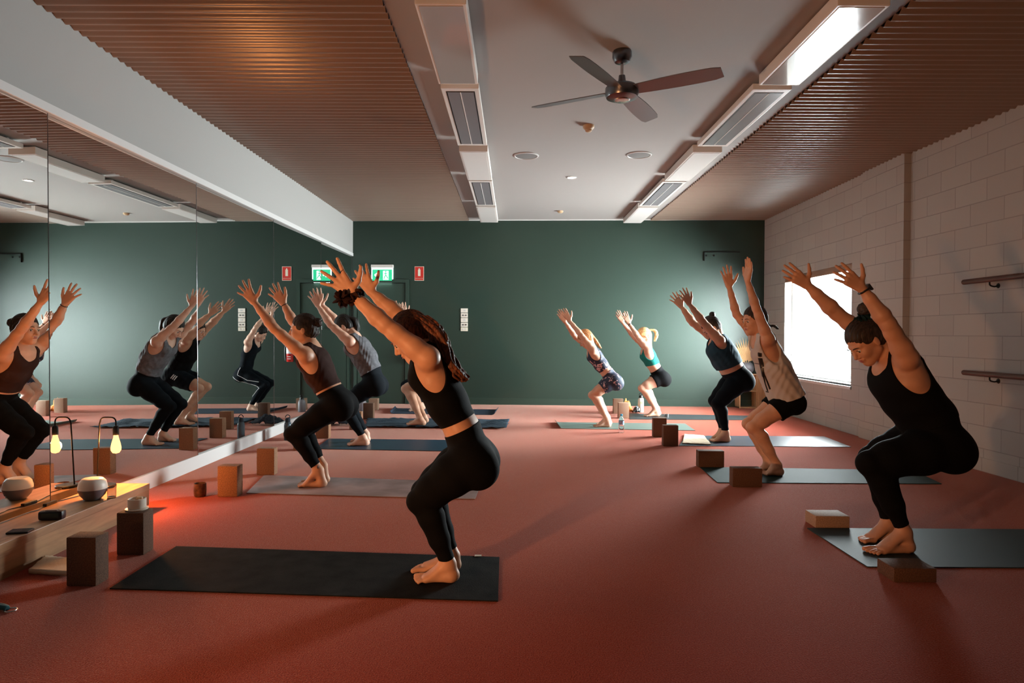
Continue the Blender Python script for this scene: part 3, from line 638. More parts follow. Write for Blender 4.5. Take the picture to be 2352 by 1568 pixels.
bm = bmesh.new(); tube(bm, [(.014*math.cos(t), -.047, .15+.014*math.sin(t)) for t in np.linspace(0, 2*PI, 17)[:-1]], .003, 6, closed=True); bmo('round_mark', bm, mat('lime', (.45, .55, .05), .5), wbt)
pb = bottle(atz(1428, 994)+Vector((0, .03, 0)), [(0, .001), (.03, .001), (.033, .012), (.033, .07), (.03, .078), (.033, .086), (.033, .15), (.024, .185), (.012, .2), (.012, .21)], [(.0145, .205), (.0145, .226), (0, .227)], M['pet'], M['cap_blue'], 'clear plastic water bottle with blue cap before the grey-green mat')
bm = bmesh.new(); lathe(bm, [(.0335, .1), (.034, .1), (.034, .145), (.0335, .145)], 24); bmo('label_band', bm, M['label_blue'], pb, True)
o = empty('steel_cup', atz(1529, 957)+Vector((0, -.06, 0))); tag(o, 'small steel cup on the dark mat behind the cork blocks', 'cup')
bm = bmesh.new(); lathe(bm, [(0, .001), (.03, .001), (.036, .05), (.033, .05), (.028, .008), (0, .007)], 24); bmo('beaker', bm, M['chrome'], o, True)
M['orange'] = mat('orange_fabric', (.75, .26, .06), .8, bump=(30, .5))
a = atz(1441, 951)
cloth('crumpled_cloth', [a+Vector((-.06, .16, 0)), a+Vector((.11, .16, 0)), a+Vector((.11, .26, 0)), a+Vector((-.06, .26, 0))], .006, M['orange'], 'crumpled orange cloth behind the pale cork blocks', 'cloth', .01, 14, 5, .16)
a = atz(1456, 948)+Vector((.02, -.09, 0))
cloth('drawstring_pouch', [a+Vector((-.05, 0, 0)), a+Vector((.07, 0, 0)), a+Vector((.08, .1, 0)), a+Vector((-.05, .1, 0))], .006, M['black'], 'small black pouch on the carpet left of the white bottle', 'pouch', .008, 14, 6, .09)
a = atz(785, 978)
cloth('clothes_bundle', [a+Vector((-.3, 0, 0)), a+Vector((.1, 0, 0)), a+Vector((.1, .22, 0)), a+Vector((-.32, .25, 0))], .008, M['dark_towel'], 'dark bundle of clothes on the carpet between the cork blocks', 'clothes', .016, 18, 8, .09)

# ------------------------------------------------------------------ yoga mats
def ymat(c, material, label, th=.005, curlL=0, curlR=0, name='yoga_mat'):
    """c: near-left, near-right, far-right, far-left floor points"""
    A, B, C, D = [Vector(p) for p in c]; nx, ny = 48, 4; v = []; f = []
    Lx = (B-A).length
    for j in range(ny+1):
        for i in range(nx+1):
            u = i/nx; p = A.lerp(B, u).lerp(D.lerp(C, u), j/ny); p.z = th+.001
            for cu, s in ((curlL, u*Lx), (curlR, (1-u)*Lx)):
                if cu > 0 and s < cu*1.6:
                    a = (cu*1.6-s)/cu; d = -1 if cu == curlL and u < .5 else 1
                    base = cu*1.6; p.x += d*(math.sin(a)*cu-(base-s)); p.z += cu*(1-math.cos(a))
            v.append(p)
    W1 = nx+1
    for j in range(ny):
        for i in range(nx): a = j*W1+i; f.append((a, a+1, a+W1+1, a+W1))
    o = link_mesh(name, v, f, material, smooth=False)
    md = o.modifiers.new('s', 'SOLIDIFY'); md.thickness = th; md.offset = -1
    tag(o, label, 'yoga mat', 'yoga mats rolled out on the carpet'); return o
def q(*pts): return [atz(*p) for p in pts]
M['mat_black'] = mat('black_mat', (.009, .009, .008), .9, spec=.12, var=(9, .6, 8), bump=(200, .3))
M['mat_marble'] = mat('marbled_mat', (.27, .19, .18), .6, var=(3.5, .4, 5))
M['mat_navy'] = mat('navy_mat', (.012, .035, .06), .38, spec=.5)
M['mat_far'] = mat('dark_blue_mat', (.015, .025, .045), .7)
M['mat_sage'] = mat('grey_green_mat', (.12, .16, .14), .5)
M['mat_dark'] = mat('charcoal_mat', (.02, .026, .028), .55)
M['mat_slate'] = mat('slate_blue_mat', (.045, .06, .085), .3, spec=.7)
M['mat_green'] = mat('dark_green_mat', (.005, .024, .022), .75, spec=.2)
M['mat_petrol'] = mat('petrol_mat', (.022, .043, .050), .65, spec=.3, bump=(150, .1))
m1 = ymat(q((252, 1353), (1144, 1382), (1147, 1281), (405, 1256)), M['mat_black'], 'worn black mat in the foreground under the long-haired woman')
tgp = atz(1098, 1279); tg = box_obj('sewn_tag', (-.018, -.012, 0), (.018, .012, .003), M['cream'], m1); tg.location = (tgp.x, tgp.y, .0062)
ymat(q((566, 1133), (1091, 1147), (1106, 1109), (607, 1092)), M['mat_marble'], 'marbled grey-pink mat in the second row on the left')
ymat(q((724, 1031), (1112, 1038), (1108, 1012), (755, 1008)), M['mat_navy'], 'smooth navy mat in the third row on the left')
M['towel_mat'] = M['towel']
cloth('mat_towel', q((838, 982), (1162, 986), (1170, 966), (845, 963)), .004, M['towel'], 'rumpled blue towel covering the mat in the fourth row on the left', 'towel', .013, 44, 3, freq=2.6)
ymat(q((893, 950), (1140, 953), (1148, 941), (905, 938)), M['mat_far'], 'dark blue mat with rolled ends closest to the green wall on the left', .006, .035, .04)
ymat(q((1282, 984), (1597, 989), (1573, 973), (1272, 970)), M['mat_sage'], 'pale grey-green mat with curled left end', .005, .03)
ymat(q((1446, 963), (1712, 965), (1718, 955), (1446, 950)), M['mat_dark'], 'charcoal mat farthest back on the right')
ymat(q((1560, 1024), (1955, 1027), (1893, 1003), (1575, 1001)), M['mat_slate'], 'shiny slate-blue mat with the cream cloth at its left end')
ymat(q((1648, 1109), (2163, 1112), (2098, 1081), (1607, 1073)), M['mat_green'], 'dark green mat under the feet of the white-shirted person')
a, b = atz(1992, 1303), atz(1854, 1214)
ymat([a, a+Vector((1.83, .0, 0)), b+Vector((1.83, 0, 0)), b], M['mat_petrol'], 'dark petrol mat running out of the frame at lower right')
cloth('face_cloth', q((1567, 1020), (1634, 1023), (1616, 1002), (1572, 999)), .004, M['paper'], 'cream cloth spread on the left end of the slate-blue mat', 'cloth', .002, 20, 4, z0=.0075)

# ------------------------------------------------------------------ cube shelf in the corner with the dried palm leaves
sY = atz(1700, 938).y; a = atz(1699, 938); b = at(1759, 938, sY+.02)
sw = b.x-a.x; sh = .565; sh_o = empty('cube_shelf', (a.x+sw/2, a.y+.02, 0)); tag(sh_o, 'low plywood cube shelf in the far right corner', 'shelf')
t_ = .018; dp = .36
bm = bmesh.new()
add_box(bm, (-sw/2, 0, .002), (-sw/2+t_, dp, sh)); add_box(bm, (sw/2-t_, 0, .002), (sw/2, dp, sh)); add_box(bm, (-sw/2+.275, 0, .002), (-sw/2+.275+t_, dp, sh))
add_box(bm, (-sw/2, .001, .002), (sw/2, dp, .02)); add_box(bm, (-sw/2, .001, sh-t_), (sw/2, dp, sh)); add_box(bm, (-sw/2, .001, .275), (sw/2, dp, .293))
bmo('carcass', bm, M['ply'], sh_o)
box_obj('back_panel', (-sw/2, dp-.008, .01), (sw/2, dp, sh-.005), M['cork_dark'], sh_o)
box_obj('end_door', (-sw/2+.295, -.012, .01), (sw/2-.002, .002, sh-.01), M['ply'], sh_o)
vx = at(1716, 850, sY+.15); vo = empty('dark_vase', (vx.x, sY+.17, sh+.001)); tag(vo, 'dark round vase on the corner shelf', 'vase')
bm = bmesh.new(); lathe(bm, [(0, 0), (.07, 0), (.11, .05), (.12, .10), (.09, .16), (.06, .18), (.055, .17), (.1, .1), (0, .02)], 28); bmo('pot', bm, M['slate'], vo, True)
M['palm'] = mat('dried_palm', (.62, .40, .20), .8)
pl = empty('dried_palm_leaves', (vx.x, sY+.17, sh+.15)); tag(pl, 'golden dried palm fans standing in the dark vase', 'dried leaves')
for k, (ang, tip, ln) in enumerate(((-40, 0, .34), (-8, .03, .40), (28, -.02, .36))):
    bm = bmesh.new(); A = math.radians(ang); ax = Vector((math.sin(A), tip, math.cos(A))).normalized(); s = ax.cross(Vector((0, 1, 0))).normalized()
    tube(bm, [Vector((0, 0, -.1)), ax*.06], .005, 6)
    for i in range(13):
        t = (i-6)/6*.75; d = (ax*math.cos(t)+s*math.sin(t)).normalized(); L_ = ln*(1-.25*abs(t)); o1 = ax*.05; sd_ = d.cross(Vector((0, 1, 0))).normalized()
        for sg in (-1, 1):
            va = [bm.verts.new(o1+Vector((0, .002, 0))), bm.verts.new(o1+d*L_*.55+sd_*sg*.014+Vector((0, .008, 0))), bm.verts.new(o1+d*L_), bm.verts.new(o1+d*L_*.5+Vector((0, -.006, 0)))]
            bm.faces.new(va)
    lf = bmo('palm_fan', bm, M['palm'], pl); lf.modifiers.new('s', 'SOLIDIFY').thickness = .0012

# ------------------------------------------------------------------ people: smooth implicit surfaces, polygonised
class Field:
    def __init__(s, lo, hi, h):
        s.h = h; s.lo = np.array(lo, np.float32)-3*h; n = np.ceil((np.array(hi)+3*h-s.lo)/h).astype(int)+1
        s.ax = [(s.lo[i]+h*np.arange(n[i])).astype(np.float32) for i in range(3)]; s.F = np.full(tuple(n), .5, np.float32)
    def sub(s, lo, hi):
        sl = []
        for i in range(3):
            a = int(max(0, math.floor((lo[i]-s.lo[i])/s.h))); b = int(min(len(s.ax[i]), math.ceil((hi[i]-s.lo[i])/s.h)+1)); sl.append(slice(a, max(a, b)))
        return tuple(sl), s.ax[0][sl[0]][:, None, None], s.ax[1][sl[1]][None, :, None], s.ax[2][sl[2]][None, None, :]
    def prim(s, p, infl=0):
        lo, hi, fn, k = p; m = k+2*s.h+infl
        sl, X, Y, Z = s.sub([a-m for a in lo], [a+m for a in hi])
        if 0 in s.F[sl].shape: return
        b = fn(X, Y, Z)-infl; a = s.F[sl]
        if k > 0:
            hh = np.clip(.5+.5*(a-b)/k, 0, 1); s.F[sl] = a*(1-hh)+b*hh-k*hh*(1-hh)
        else: s.F[sl] = np.minimum(a, b)
    def carve(s, p, k=.004):           # smooth subtraction
        lo, hi, fn, _ = p; m = k+2*s.h
        sl, X, Y, Z = s.sub([a-m for a in lo], [a+m for a in hi])
        if 0 in s.F[sl].shape: return
        b = -fn(X, Y, Z); a = s.F[sl]; hh = np.clip(.5-.5*(a-b)/k, 0, 1); s.F[sl] = a*(1-hh)+b*hh+k*hh*(1-hh)
    def clip(s, fn):
        X, Y, Z = s.ax[0][:, None, None], s.ax[1][None, :, None], s.ax[2][None, None, :]
        s.F = np.maximum(s.F, np.broadcast_to(fn(X, Y, Z), s.F.shape)).astype(np.float32)
    def mesh(s, name, material, parent=None):
        F = s.F; h = s.h; S = F < 0
        cnt = sum(S[i:S.shape[0]-1+i, j:S.shape[1]-1+j, k:S.shape[2]-1+k].astype(np.int8) for i in (0, 1) for j in (0, 1) for k in (0, 1))
        act = (cnt > 0) & (cnt < 8); idx = np.argwhere(act)
        if len(idx) == 0: return None
        ids = np.full(act.shape, -1, np.int64); ids[act] = np.arange(len(idx))
        acc = np.zeros((len(idx), 3)); n = np.zeros(len(idx)); cr = [(i, j, k) for i in (0, 1) for j in (0, 1) for k in (0, 1)]
        val = {c: F[idx[:, 0]+c[0], idx[:, 1]+c[1], idx[:, 2]+c[2]].astype(float) for c in cr}
        for c in cr:
            for a in range(3):
                if c[a] == 0:
                    d = list(c); d[a] = 1; d = tuple(d); v0, v1 = val[c], val[d]; m = (v0 < 0) != (v1 < 0)
                    t = np.where(m, v0/np.where(m, v0-v1, 1), 0); pt = np.array(c, float)[None, :]+t[:, None]*(np.array(d)-np.array(c))[None, :]
                    acc[m] += pt[m]; n[m] += 1
        V = (idx+acc/n[:, None])*h+s.lo[None, :]
        quads = []
        for a in range(3):
            b, c = (a+1) % 3, (a+2) % 3; s0 = [slice(None)]*3; s1 = [slice(None)]*3; s0[a] = slice(0, -1); s1[a] = slice(1, None)
            A, B = S[tuple(s0)], S[tuple(s1)]; e = np.argwhere(A != B)
            ok = (e[:, b] > 0) & (e[:, c] > 0) & (e[:, b] < ids.shape[b]) & (e[:, c] < ids.shape[c]); e = e[ok]
            ins = A[e[:, 0], e[:, 1], e[:, 2]]
            def g(db, dc): t = e.copy(); t[:, b] -= db; t[:, c] -= dc; return ids[t[:, 0], t[:, 1], t[:, 2]]
            q_ = np.stack([g(1, 1), g(0, 1), g(0, 0), g(1, 0)], 1); q_[~ins] = q_[~ins][:, ::-1]; quads.append(q_)
        Q = np.concatenate(quads); Q = Q[(Q >= 0).all(1)]
        me = bpy.data.meshes.new(name); me.vertices.add(len(V)); me.vertices.foreach_set('co', V.astype(np.float32).ravel())
        me.loops.add(len(Q)*4); me.loops.foreach_set('vertex_index', Q.astype(np.int32).ravel()); me.polygons.add(len(Q))
        me.polygons.foreach_set('loop_start', np.arange(0, len(Q)*4, 4, dtype=np.int32)); me.polygons.foreach_set('loop_total', np.full(len(Q), 4, np.int32))
        me.polygons.foreach_set('use_smooth', np.ones(len(Q), bool)); me.update(calc_edges=True)
        for m_ in (material if isinstance(material, (list, tuple)) else [material]): me.materials.append(m_)
        o = bpy.data.objects.new(name, me); COL.objects.link(o)
        if parent is not None: o.parent = parent
        return o

def cone(a, b, ra, rb, k=.01, la=1.0, lb=None, lax=(0, 1, 0)):
    """tapered capsule; la/lb = how many times wider it is along lax"""
    a = np.array(a, float); b = np.array(b, float); lb = la if lb is None else lb; L = np.array(lax, float); ab = b-a; l2 = max(ab@ab, 1e-9)
    m = max(ra, rb)*max(la, lb, 1); lo = np.minimum(a, b)-m; hi = np.maximum(a, b)+m
    def fn(X, Y, Z):
        x, y, z = X-a[0], Y-a[1], Z-a[2]
        t = np.clip((x*ab[0]+y*ab[1]+z*ab[2])/l2, 0, 1); x = x-t*ab[0]; y = y-t*ab[1]; z = z-t*ab[2]
        if la != 1 or lb != 1:
            q = x*L[0]+y*L[1]+z*L[2]; f = 1/(la+t*(lb-la))-1; x = x+q*f*L[0]; y = y+q*f*L[1]; z = z+q*f*L[2]
        return np.sqrt(x*x+y*y+z*z)-(ra+t*(rb-ra))
    return (lo, hi, fn, k)
def ell(c, r, ax=None, k=.01):
    c = np.array(c, float); A = np.array(ax if ax is not None else np.eye(3), float); m = max(r)
    def fn(X, Y, Z):
        x, y, z = X-c[0], Y-c[1], Z-c[2]; q = 0
        g = 0
        for i in range(3):
            d = (x*A[i][0]+y*A[i][1]+z*A[i][2])/r[i]; q = q+d*d; g = g+(d/r[i])**2
        q = np.sqrt(q); return q*(q-1)/np.sqrt(g+1e-9)
    return (c-m, c+m, fn, k)
def chain(pts, rad, k=.01, lat=None):
    out = []; lat = lat or [1]*len(pts)
    for i in range(len(pts)-1): out.append(cone(pts[i], pts[i+1], rad[i], rad[i+1], k, lat[i], lat[i+1]))
    return out
def build(prims, h, infl=0, extra=0):
    lo = np.min([p[0] for p in prims], 0)-infl-extra; hi = np.max([p[1] for p in prims], 0)+infl+extra
    F = Field(lo, hi, h)
    for p in prims: F.prim(p, infl)
    return F
def nrm(v): v = np.array(v, float); return v/np.linalg.norm(v)
def lerp(a, b, t): return np.array(a)*(1-t)+np.array(b)*t
def plane(p, n):             # removes the side n points to
    n = nrm(n); p = np.array(p)
    return lambda X, Y, Z: (X-p[0])*n[0]+(Y-p[1])*n[1]+(Z-p[2])*n[2]

def skin_mat(name, col):
    m = mat(name, col, .48, spec=.4, var=(14, .10, 4), bump=(260, .06), sss=.12); return m
SK = {'fair': skin_mat('fair_skin', (.60, .36, .26)), 'warm': skin_mat('warm_skin', (.60, .33, .21)), 'tan': skin_mat('tanned_skin', (.52, .28, .18))}
def hair_mat(name, c1, c2):
    m, t, b = nt(name); N, L = t.nodes, t.links; tc = N.new('ShaderNodeTexCoord')
    mp = N.new('ShaderNodeMapping'); mp.inputs['Scale'].default_value = (60, 90, 16); mp.inputs['Rotation'].default_value = (0, .5, 0); L.new(tc.outputs['Object'], mp.inputs[0])
    n = N.new('ShaderNodeTexNoise'); n.inputs['Scale'].default_value = 1.6; n.inputs['Detail'].default_value = 5; n.inputs['Distortion'].default_value = .4; L.new(mp.outputs[0], n.inputs['Vector'])
    r = N.new('ShaderNodeValToRGB'); r.color_ramp.elements[0].position = .35; r.color_ramp.elements[1].position = .7
    r.color_ramp.elements[0].color = (*c1, 1); r.color_ramp.elements[1].color = (*c2, 1); L.new(n.outputs[0], r.inputs[0]); L.new(r.outputs[0], b.inputs['Base Color'])
    b.inputs['Roughness'].default_value = .55; b.inputs['Specular IOR Level'].default_value = .3; bp = N.new('ShaderNodeBump'); bp.inputs['Strength'].default_value = .8; bp.inputs['Distance'].default_value = .006
    L.new(n.outputs[0], bp.inputs['Height']); L.new(bp.outputs[0], b.inputs['Normal']); return m
HM = {'brown': hair_mat('brown_hair', (.035, .013, .006), (.22, .07, .028)), 'dark': hair_mat('dark_hair', (.008, .006, .005), (.045, .028, .02)),
      'black': hair_mat('black_hair', (.004, .004, .004), (.018, .014, .012)), 'blond': hair_mat('blond_hair', (.28, .15, .05), (.72, .5, .25)),
      'ginger': hair_mat('red_blond_hair', (.25, .09, .03), (.65, .34, .14))}
def fabric(name, col, rough=.85, var=None, bump=(220, .15), sheen=0): return mat(name, col, rough, bump=bump, var=var, sheen=sheen, spec=.12)
FB = {'black': fabric('black_jersey', (.0032, .0035, .0042)), 'ink': fabric('ink_jersey', (.0035, .006, .009)), 'maroon': fabric('brown_top', (.035, .016, .013)),
      'grey': fabric('grey_marl', (.11, .11, .12), var=(30, .25, 3)), 'teal': fabric('teal_top', (.015, .17, .15)), 'petrol': fabric('petrol_tee', (.02, .05, .07)),
      'white': fabric('off_white_cotton', (.50, .46, .42)), 'navy': fabric('navy_jersey', (.012, .02, .045))}
def floral():
    m, t, b = nt('floral_print'); N, L = t.nodes, t.links; tc = N.new('ShaderNodeTexCoord')
    n = N.new('ShaderNodeTexNoise'); n.inputs['Scale'].default_value = 17; n.inputs['Detail'].default_value = 2.5; n.inputs['Distortion'].default_value = 1.2; L.new(tc.outputs['Object'], n.inputs['Vector'])
    r = N.new('ShaderNodeValToRGB'); e = r.color_ramp.elements; e[0].position = .57; e[0].color = (.012, .02, .05, 1); e[1].position = .63; e[1].color = (.62, .42, .45, 1)
    L.new(n.outputs[0], r.inputs[0]); L.new(r.outputs[0], b.inputs['Base Color']); b.inputs['Roughness'].default_value = .7; return m
FB['floral'] = floral()
M['eye'] = mat('eye_white', (.7, .68, .65), .2); M['iris'] = mat('iris', (.03, .018, .01), .15); M['lips'] = mat('lips', (.36, .12, .10), .4)

def hand(w_, kn, T, s, spread, curl, k=.006, lens=(.072, .080, .074, .058), thumb=1.0, tips=None):
    """w_ wrist, kn knuckle row centre, T towards the thumb side; returns capsules"""
    w_ = np.array(w_, float); kn = np.array(kn, float); A = nrm(kn-w_); T = nrm(np.array(T)-A*(np.array(T)@A)); N_ = np.cross(A, T); out = []
    palm = [(.031, .088), (.011, .094), (-.010, .090), (-.029, .080)]
    for i, (o_, l_) in enumerate(palm):
        b = w_+(A*l_+T*o_)*s; out.append(cone(w_+(A*.012+T*o_*.45)*s, b, .0145*s, .0115*s, .012))
        an = math.radians((9, 2, -6, -15)[i]*spread); d = A*math.cos(an)+T*math.sin(an); L_ = lens[i]*s
        c = curl*(1+.25*i); p = b; r = (.0092, .0094, .0088, .0078)[i]*s; dd = nrm(d+N_*.25*c); seg = (.48, .3, .24)
        for j in range(3):
            q_ = p+dd*L_*seg[j]; out.append(cone(p, q_, r*(1-.08*j), r*(.92-.1*j), .0035 if j else .006)); p = q_; dd = nrm(dd+N_*.28*c)
    b = w_+(A*.022+T*.020)*s; an = math.radians(38+20*thumb); d = A*math.cos(an)+T*math.sin(an); c1 = b+d*.038*s; out.append(cone(b, c1, .0155*s, .0125*s, .012))
    d2 = nrm(A*math.cos(an-.35)+T*math.sin(an-.35)+N_*.12*curl); c2 = c1+d2*.032*s; out.append(cone(c1, c2, .0115*s, .0100*s, .005)); d3 = nrm(d2+A*.2); out.append(cone(c2, c2+d3*.026*s, .0100*s, .0075*s, .004))
    return out
def foot(an, heel, toe, s, zf, side=1):
    """ankle joint, heel and toe points on the mat; returns capsules"""
    an = np.array(an, float); heel = np.array(heel, float); toe = np.array(toe, float); d = nrm(toe-heel); L_ = np.linalg.norm(toe-heel); lat = np.cross([0, 0, 1], d)*side; z = np.array([0, 0, 1.])
    out = [cone(an, heel+d*.035*s+z*.035*s, .034*s, .034*s, .02, 1, 1)]
    out.append(ell(heel+d*.03*s+z*.026*s, (.034*s, .030*s, .030*s), [d, lat, z], .02))
    ball = heel+d*(L_*.70)+z*.018*s; out.append(cone(an+d*.02*s-z*.01, ball, .032*s, .018*s, .03, 1.1, 2.25, tuple(lat)))
    out.append(cone(heel+d*.04*s+z*.022*s-lat*.012*s, ball-lat*.014*s, .024*s, .017*s, .02, 1.1, 1.3, tuple(lat)))
    for i, (o_, l_, r) in enumerate(((.031, .30, .0130), (.0105, .29, .0098), (-.0065, .265, .0092), (-.0220, .235, .0088), (-.0365, .195, .0086))):
        a = ball+lat*o_*s*.9-z*.003*s; b = ball+lat*o_*s*1.12+d*(L_*l_-r*s)-z*(.018-r)*s; m = lerp(a, b, .6)+z*.004*s
        out += [cone(a, m, r*1.1*s, r*.92*s, .006), cone(m, b, r*.92*s, r*.98*s, .002)]
    return out

def person(sp):
    Y0 = .5*(atz(*sp['heelN'], .0065).y+atz(*sp.get('heelF', sp['heelN']), .0065).y)+(0 if 'heelF' in sp else .09); K_ = Y0/FPX; s = sp.get('s', 1.0); h = sp.get('h', .006); nm = 'person'
    W = lambda p, dy=0: np.array(at(p[0], p[1], Y0+dy))
    tg, cg = sp.get('tg', 1.04), sp.get('cg', 1.02); g = sp.get('g', 1.0); gl = sp.get('gl', 1.0); dyk, dyh, dys = sp.get('dyk', .10), .088*g, sp.get('dys', .165)*s
    zf = sp.get('zf', .0065)
    pel = W(sp['hip']); hipN, hipF = pel+[0, -dyh, 0], pel+[0, dyh, 0]
    kN = W(sp['kneeN'], -dyk); kF = W(sp['kneeF'], dyk) if 'kneeF' in sp else kN+[-.02, 2*dyk, .0]
    aN = W(sp['ankN'], -dyk*.85); aF = W(sp['ankF'], dyk*.85) if 'ankF' in sp else aN+[.01, 1.7*dyk, 0]
    def fl(p): q_ = atz(p[0], p[1], zf); return np.array(q_)
    hN = fl(sp['heelN']); tN = fl(sp['toeN']); hF = fl(sp['heelF']) if 'heelF' in sp else hN+(aF-aN)*[1, 1, 0]; tF = fl(sp['toeF']) if 'toeF' in sp else tN+(hF-hN)
    for a, h_, t_ in ((aN, hN, tN), (aF, hF, tF)):      # keep the ankle over its foot
        a[1] = h_[1]; a[2] = max(a[2], zf+.07*s)
        dd = a[0]-(h_[0]-.045*s); a[0] -= dd*.6
    root = empty(nm, ((hN+hF)/2*[1, 1, 0]).tolist()); tag(root, sp['label'], 'person'); root['kind_of'] = 'person'; del root['kind_of']
    org = Vector(root.location)
    body = []; torso = []; legs = []; arms = []
    # torso stations (px, py, sagittal radius in m, width ratio)
    st = [(W(t[:2]), t[2]*s, t[3]) for t in sp['spine']]; neck0 = W(sp['neck'])
    sd = nrm(neck0-pel)
    torso += [cone(hipN+[.0, -.0, 0], hipF, .098*g*s, .098*g*s, .03)]
    bk = nrm(np.cross([0, 1, 0], sd)); bk = bk if bk[0] > 0 else -bk
    gz = sp.get('glute', (.035, -.035))
    for hh in (hipN, hipF): torso.append(ell(hh+[gz[0]*g, -.0, gz[1]*g], (.098*gl*s, .088*g*s, .098*gl*s), None, .04))
    prev = pel; pr, pl_ = .105*g*s, 1.55
    for c, r, l in st: torso.append(cone(prev, c, pr, r, .03, pl_, l)); prev, pr, pl_ = c, r, l
    shN = W(sp['shN'], -dys); shF = W(sp['shF'], dys) if 'shF' in sp else shN+[.0, 2*dys, 0]
    torso.append(cone(prev, neck0, pr, .05*s, .03, pl_, 1.6))
    for sh in (shN, shF):
        i = lerp(neck0, sh, .25); torso.append(cone(i, sh, .042*s, .050*s, .03)); torso.append(cone(lerp(sh, prev, .15), lerp(prev, sh, .25)-sd*.06, .050*s, .062*s, .04))
    if sp.get('bust', 1):
        bs = st[-2][0] if len(st) > 2 else st[-1][0]
        for q_ in (-1, 1): torso.append(ell(st[-1][0]-sd*.055*s-bk*(st[-1][1]*.72)+[0, q_*.068*s, 0], (.052*s*sp.get('bs', 1),)*3, None, .035))
    # legs
    def leg(hp, kn, an):
        d = nrm(an-kn); bkk = nrm(np.cross([0, 1, 0], d)); bkk = bkk if bkk[0] > 0 else -bkk
        th = chain([hp, lerp(hp, kn, .35), lerp(hp, kn, .75), kn], [.094*g*s, .087*g*tg*s, .070*g*tg*s, .057*s*g], .022, [1.0, 1.0, 1, .95])
        th.append(ell(kn+nrm(kn-hp)*.006+np.array([-.008, 0, .004])*s, (.050*s*g,)*3, None, .02))
        shn = chain([kn, lerp(kn, an, .28)+bkk*.016*s, lerp(kn, an, .62)+bkk*.006, lerp(kn, an, .88), an], [.052*s*g, .056*s*cg, .044*s*cg, .032*s, .030*s], .015)
        return th, shn
    thN, snN = leg(hipN, kN, aN); thF, snF = leg(hipF, kF, aF)
    feet = foot(aN, hN, tN, s, zf, -1)+foot(aF, hF, tF, s, zf, 1)
    # arms
    eN, eF = W(sp['elN'], -sp.get('dye', .19)), W(sp['elF'], sp.get('dye', .19)); wN, wF = W(sp['wrN'], -sp.get('dyw', .19)), W(sp['wrF'], sp.get('dyw', .19))
    ga = sp.get('ga', 1.0)
    def arm(sh, e, wr):
        o = chain([sh, lerp(sh, e, .3), lerp(sh, e, .75), e], [.052*s*ga, .047*s*ga, .038*s*ga, .036*s*ga], .02)
        o += chain([e, lerp(e, wr, .25), lerp(e, wr, .7), wr], [.036*s*ga, .039*s*ga, .028*s*ga, .0225*s], .014); return o
    arms += arm(shN, eN, wN)+arm(shF, eF, wF)
    hs = sp.get('hs', 1.1)*s
    for wr, kk, dyw, o_ in ((wN, sp['knN'], -sp.get('dyw', .19), sp.get('hn', {})), (wF, sp['knF'], sp.get('dyw', .19), sp.get('hf', {}))):
        kp = W(kk, dyw+o_.get('dy', 0)); A = nrm(kp-wr); T = o_.get('T') or (A[2], 0, -A[0])
        arms += hand(wr, kp, T, hs*o_.get('sc', 1), o_.get('spread', 1.4), o_.get('curl', .3), thumb=o_.get('thumb', 1))
    # head
    hc = W(sp['head']); pit = math.radians(sp.get('pitch', 30)); yw = math.radians(sp.get('yaw', 0))
    f0 = np.array([-math.cos(pit), 0, -math.sin(pit)]); u0 = np.array([-math.sin(pit), 0, math.cos(pit)]); s0 = np.array([0, -1., 0])
    Fw = nrm(f0*math.cos(yw)+s0*math.sin(yw)); Sd = nrm(s0*math.cos(yw)-f0*math.sin(yw)); Up = u0; q = sp.get('hd', 1.0)*s
    def hp_(f, u, d=0): return hc+(Fw*f+Up*u+Sd*d)*q
    HA = [Fw, Sd, Up]
    head = [ell(hp_(-.012, .032), (.096*q, .076*q, .088*q), HA, .01), ell(hp_(.028, -.03), (.062*q, .062*q, .080*q), HA, .03), ell(hp_(.060, -.088), (.026*q, .026*q, .022*q), HA, .03)]
    for d in (-1, 1):
        head += [cone(hp_(.058, -.092, d*.008), hp_(-.002, -.055, d*.052), .017*q, .018*q, .025), ell(hp_(.06, -.026, d*.034), (.026*q,)*3, HA, .02), cone(hp_(.082, .018, d*.008), hp_(.070, .020, d*.040), .010*q, .009*q, .015),
                 ell(hp_(-.006, -.008, d*.076), (.017*q, .007*q, .029*q), HA, .006)]
    head += [cone(hp_(.088, .008), hp_(.108, -.030), .0075*q, .0105*q, .01), ell(hp_(.096, -.037, .009), (.008*q,)*3, HA, .006), ell(hp_(.096, -.037, -.009), (.008*q,)*3, HA, .006),
             cone(hp_(.088, -.056, -.018), hp_(.088, -.056, .018), .0075*q, .0075*q, .006), cone(hp_(.085, -.068, -.014), hp_(.085, -.068, .014), .0075*q, .0075*q, .006)]
    nk = [cone(neck0, hp_(-.03, -.055), .054*s*ga, .052*s, .03)]
    allp = torso+thN+snN+thF+snF+feet+arms+nk+head
    tr = [tuple([p[0]-np.array(org), p[1]-np.array(org), p[2], p[3]]) for p in allp]
    F = build(allp, h)
    for d in (-1, 1): F.carve(ell(hp_(.097, -.002, d*.031), (.012*q, .015*q, .010*q), HA), .008)
    F.carve(cone(hp_(.096, -.0625, -.016), hp_(.096, -.0625, .016), .0022, .0022), .003)
    F.clip(plane((0, 0, zf), (0, 0, -1)))
    def put(F, name, m):
        o = F.mesh(name, m, root)
        if o is not None: o.data.transform(Matrix.Translation(-org))
        return o
    bo = put(F, 'body', SK[sp.get('skin', 'fair')])
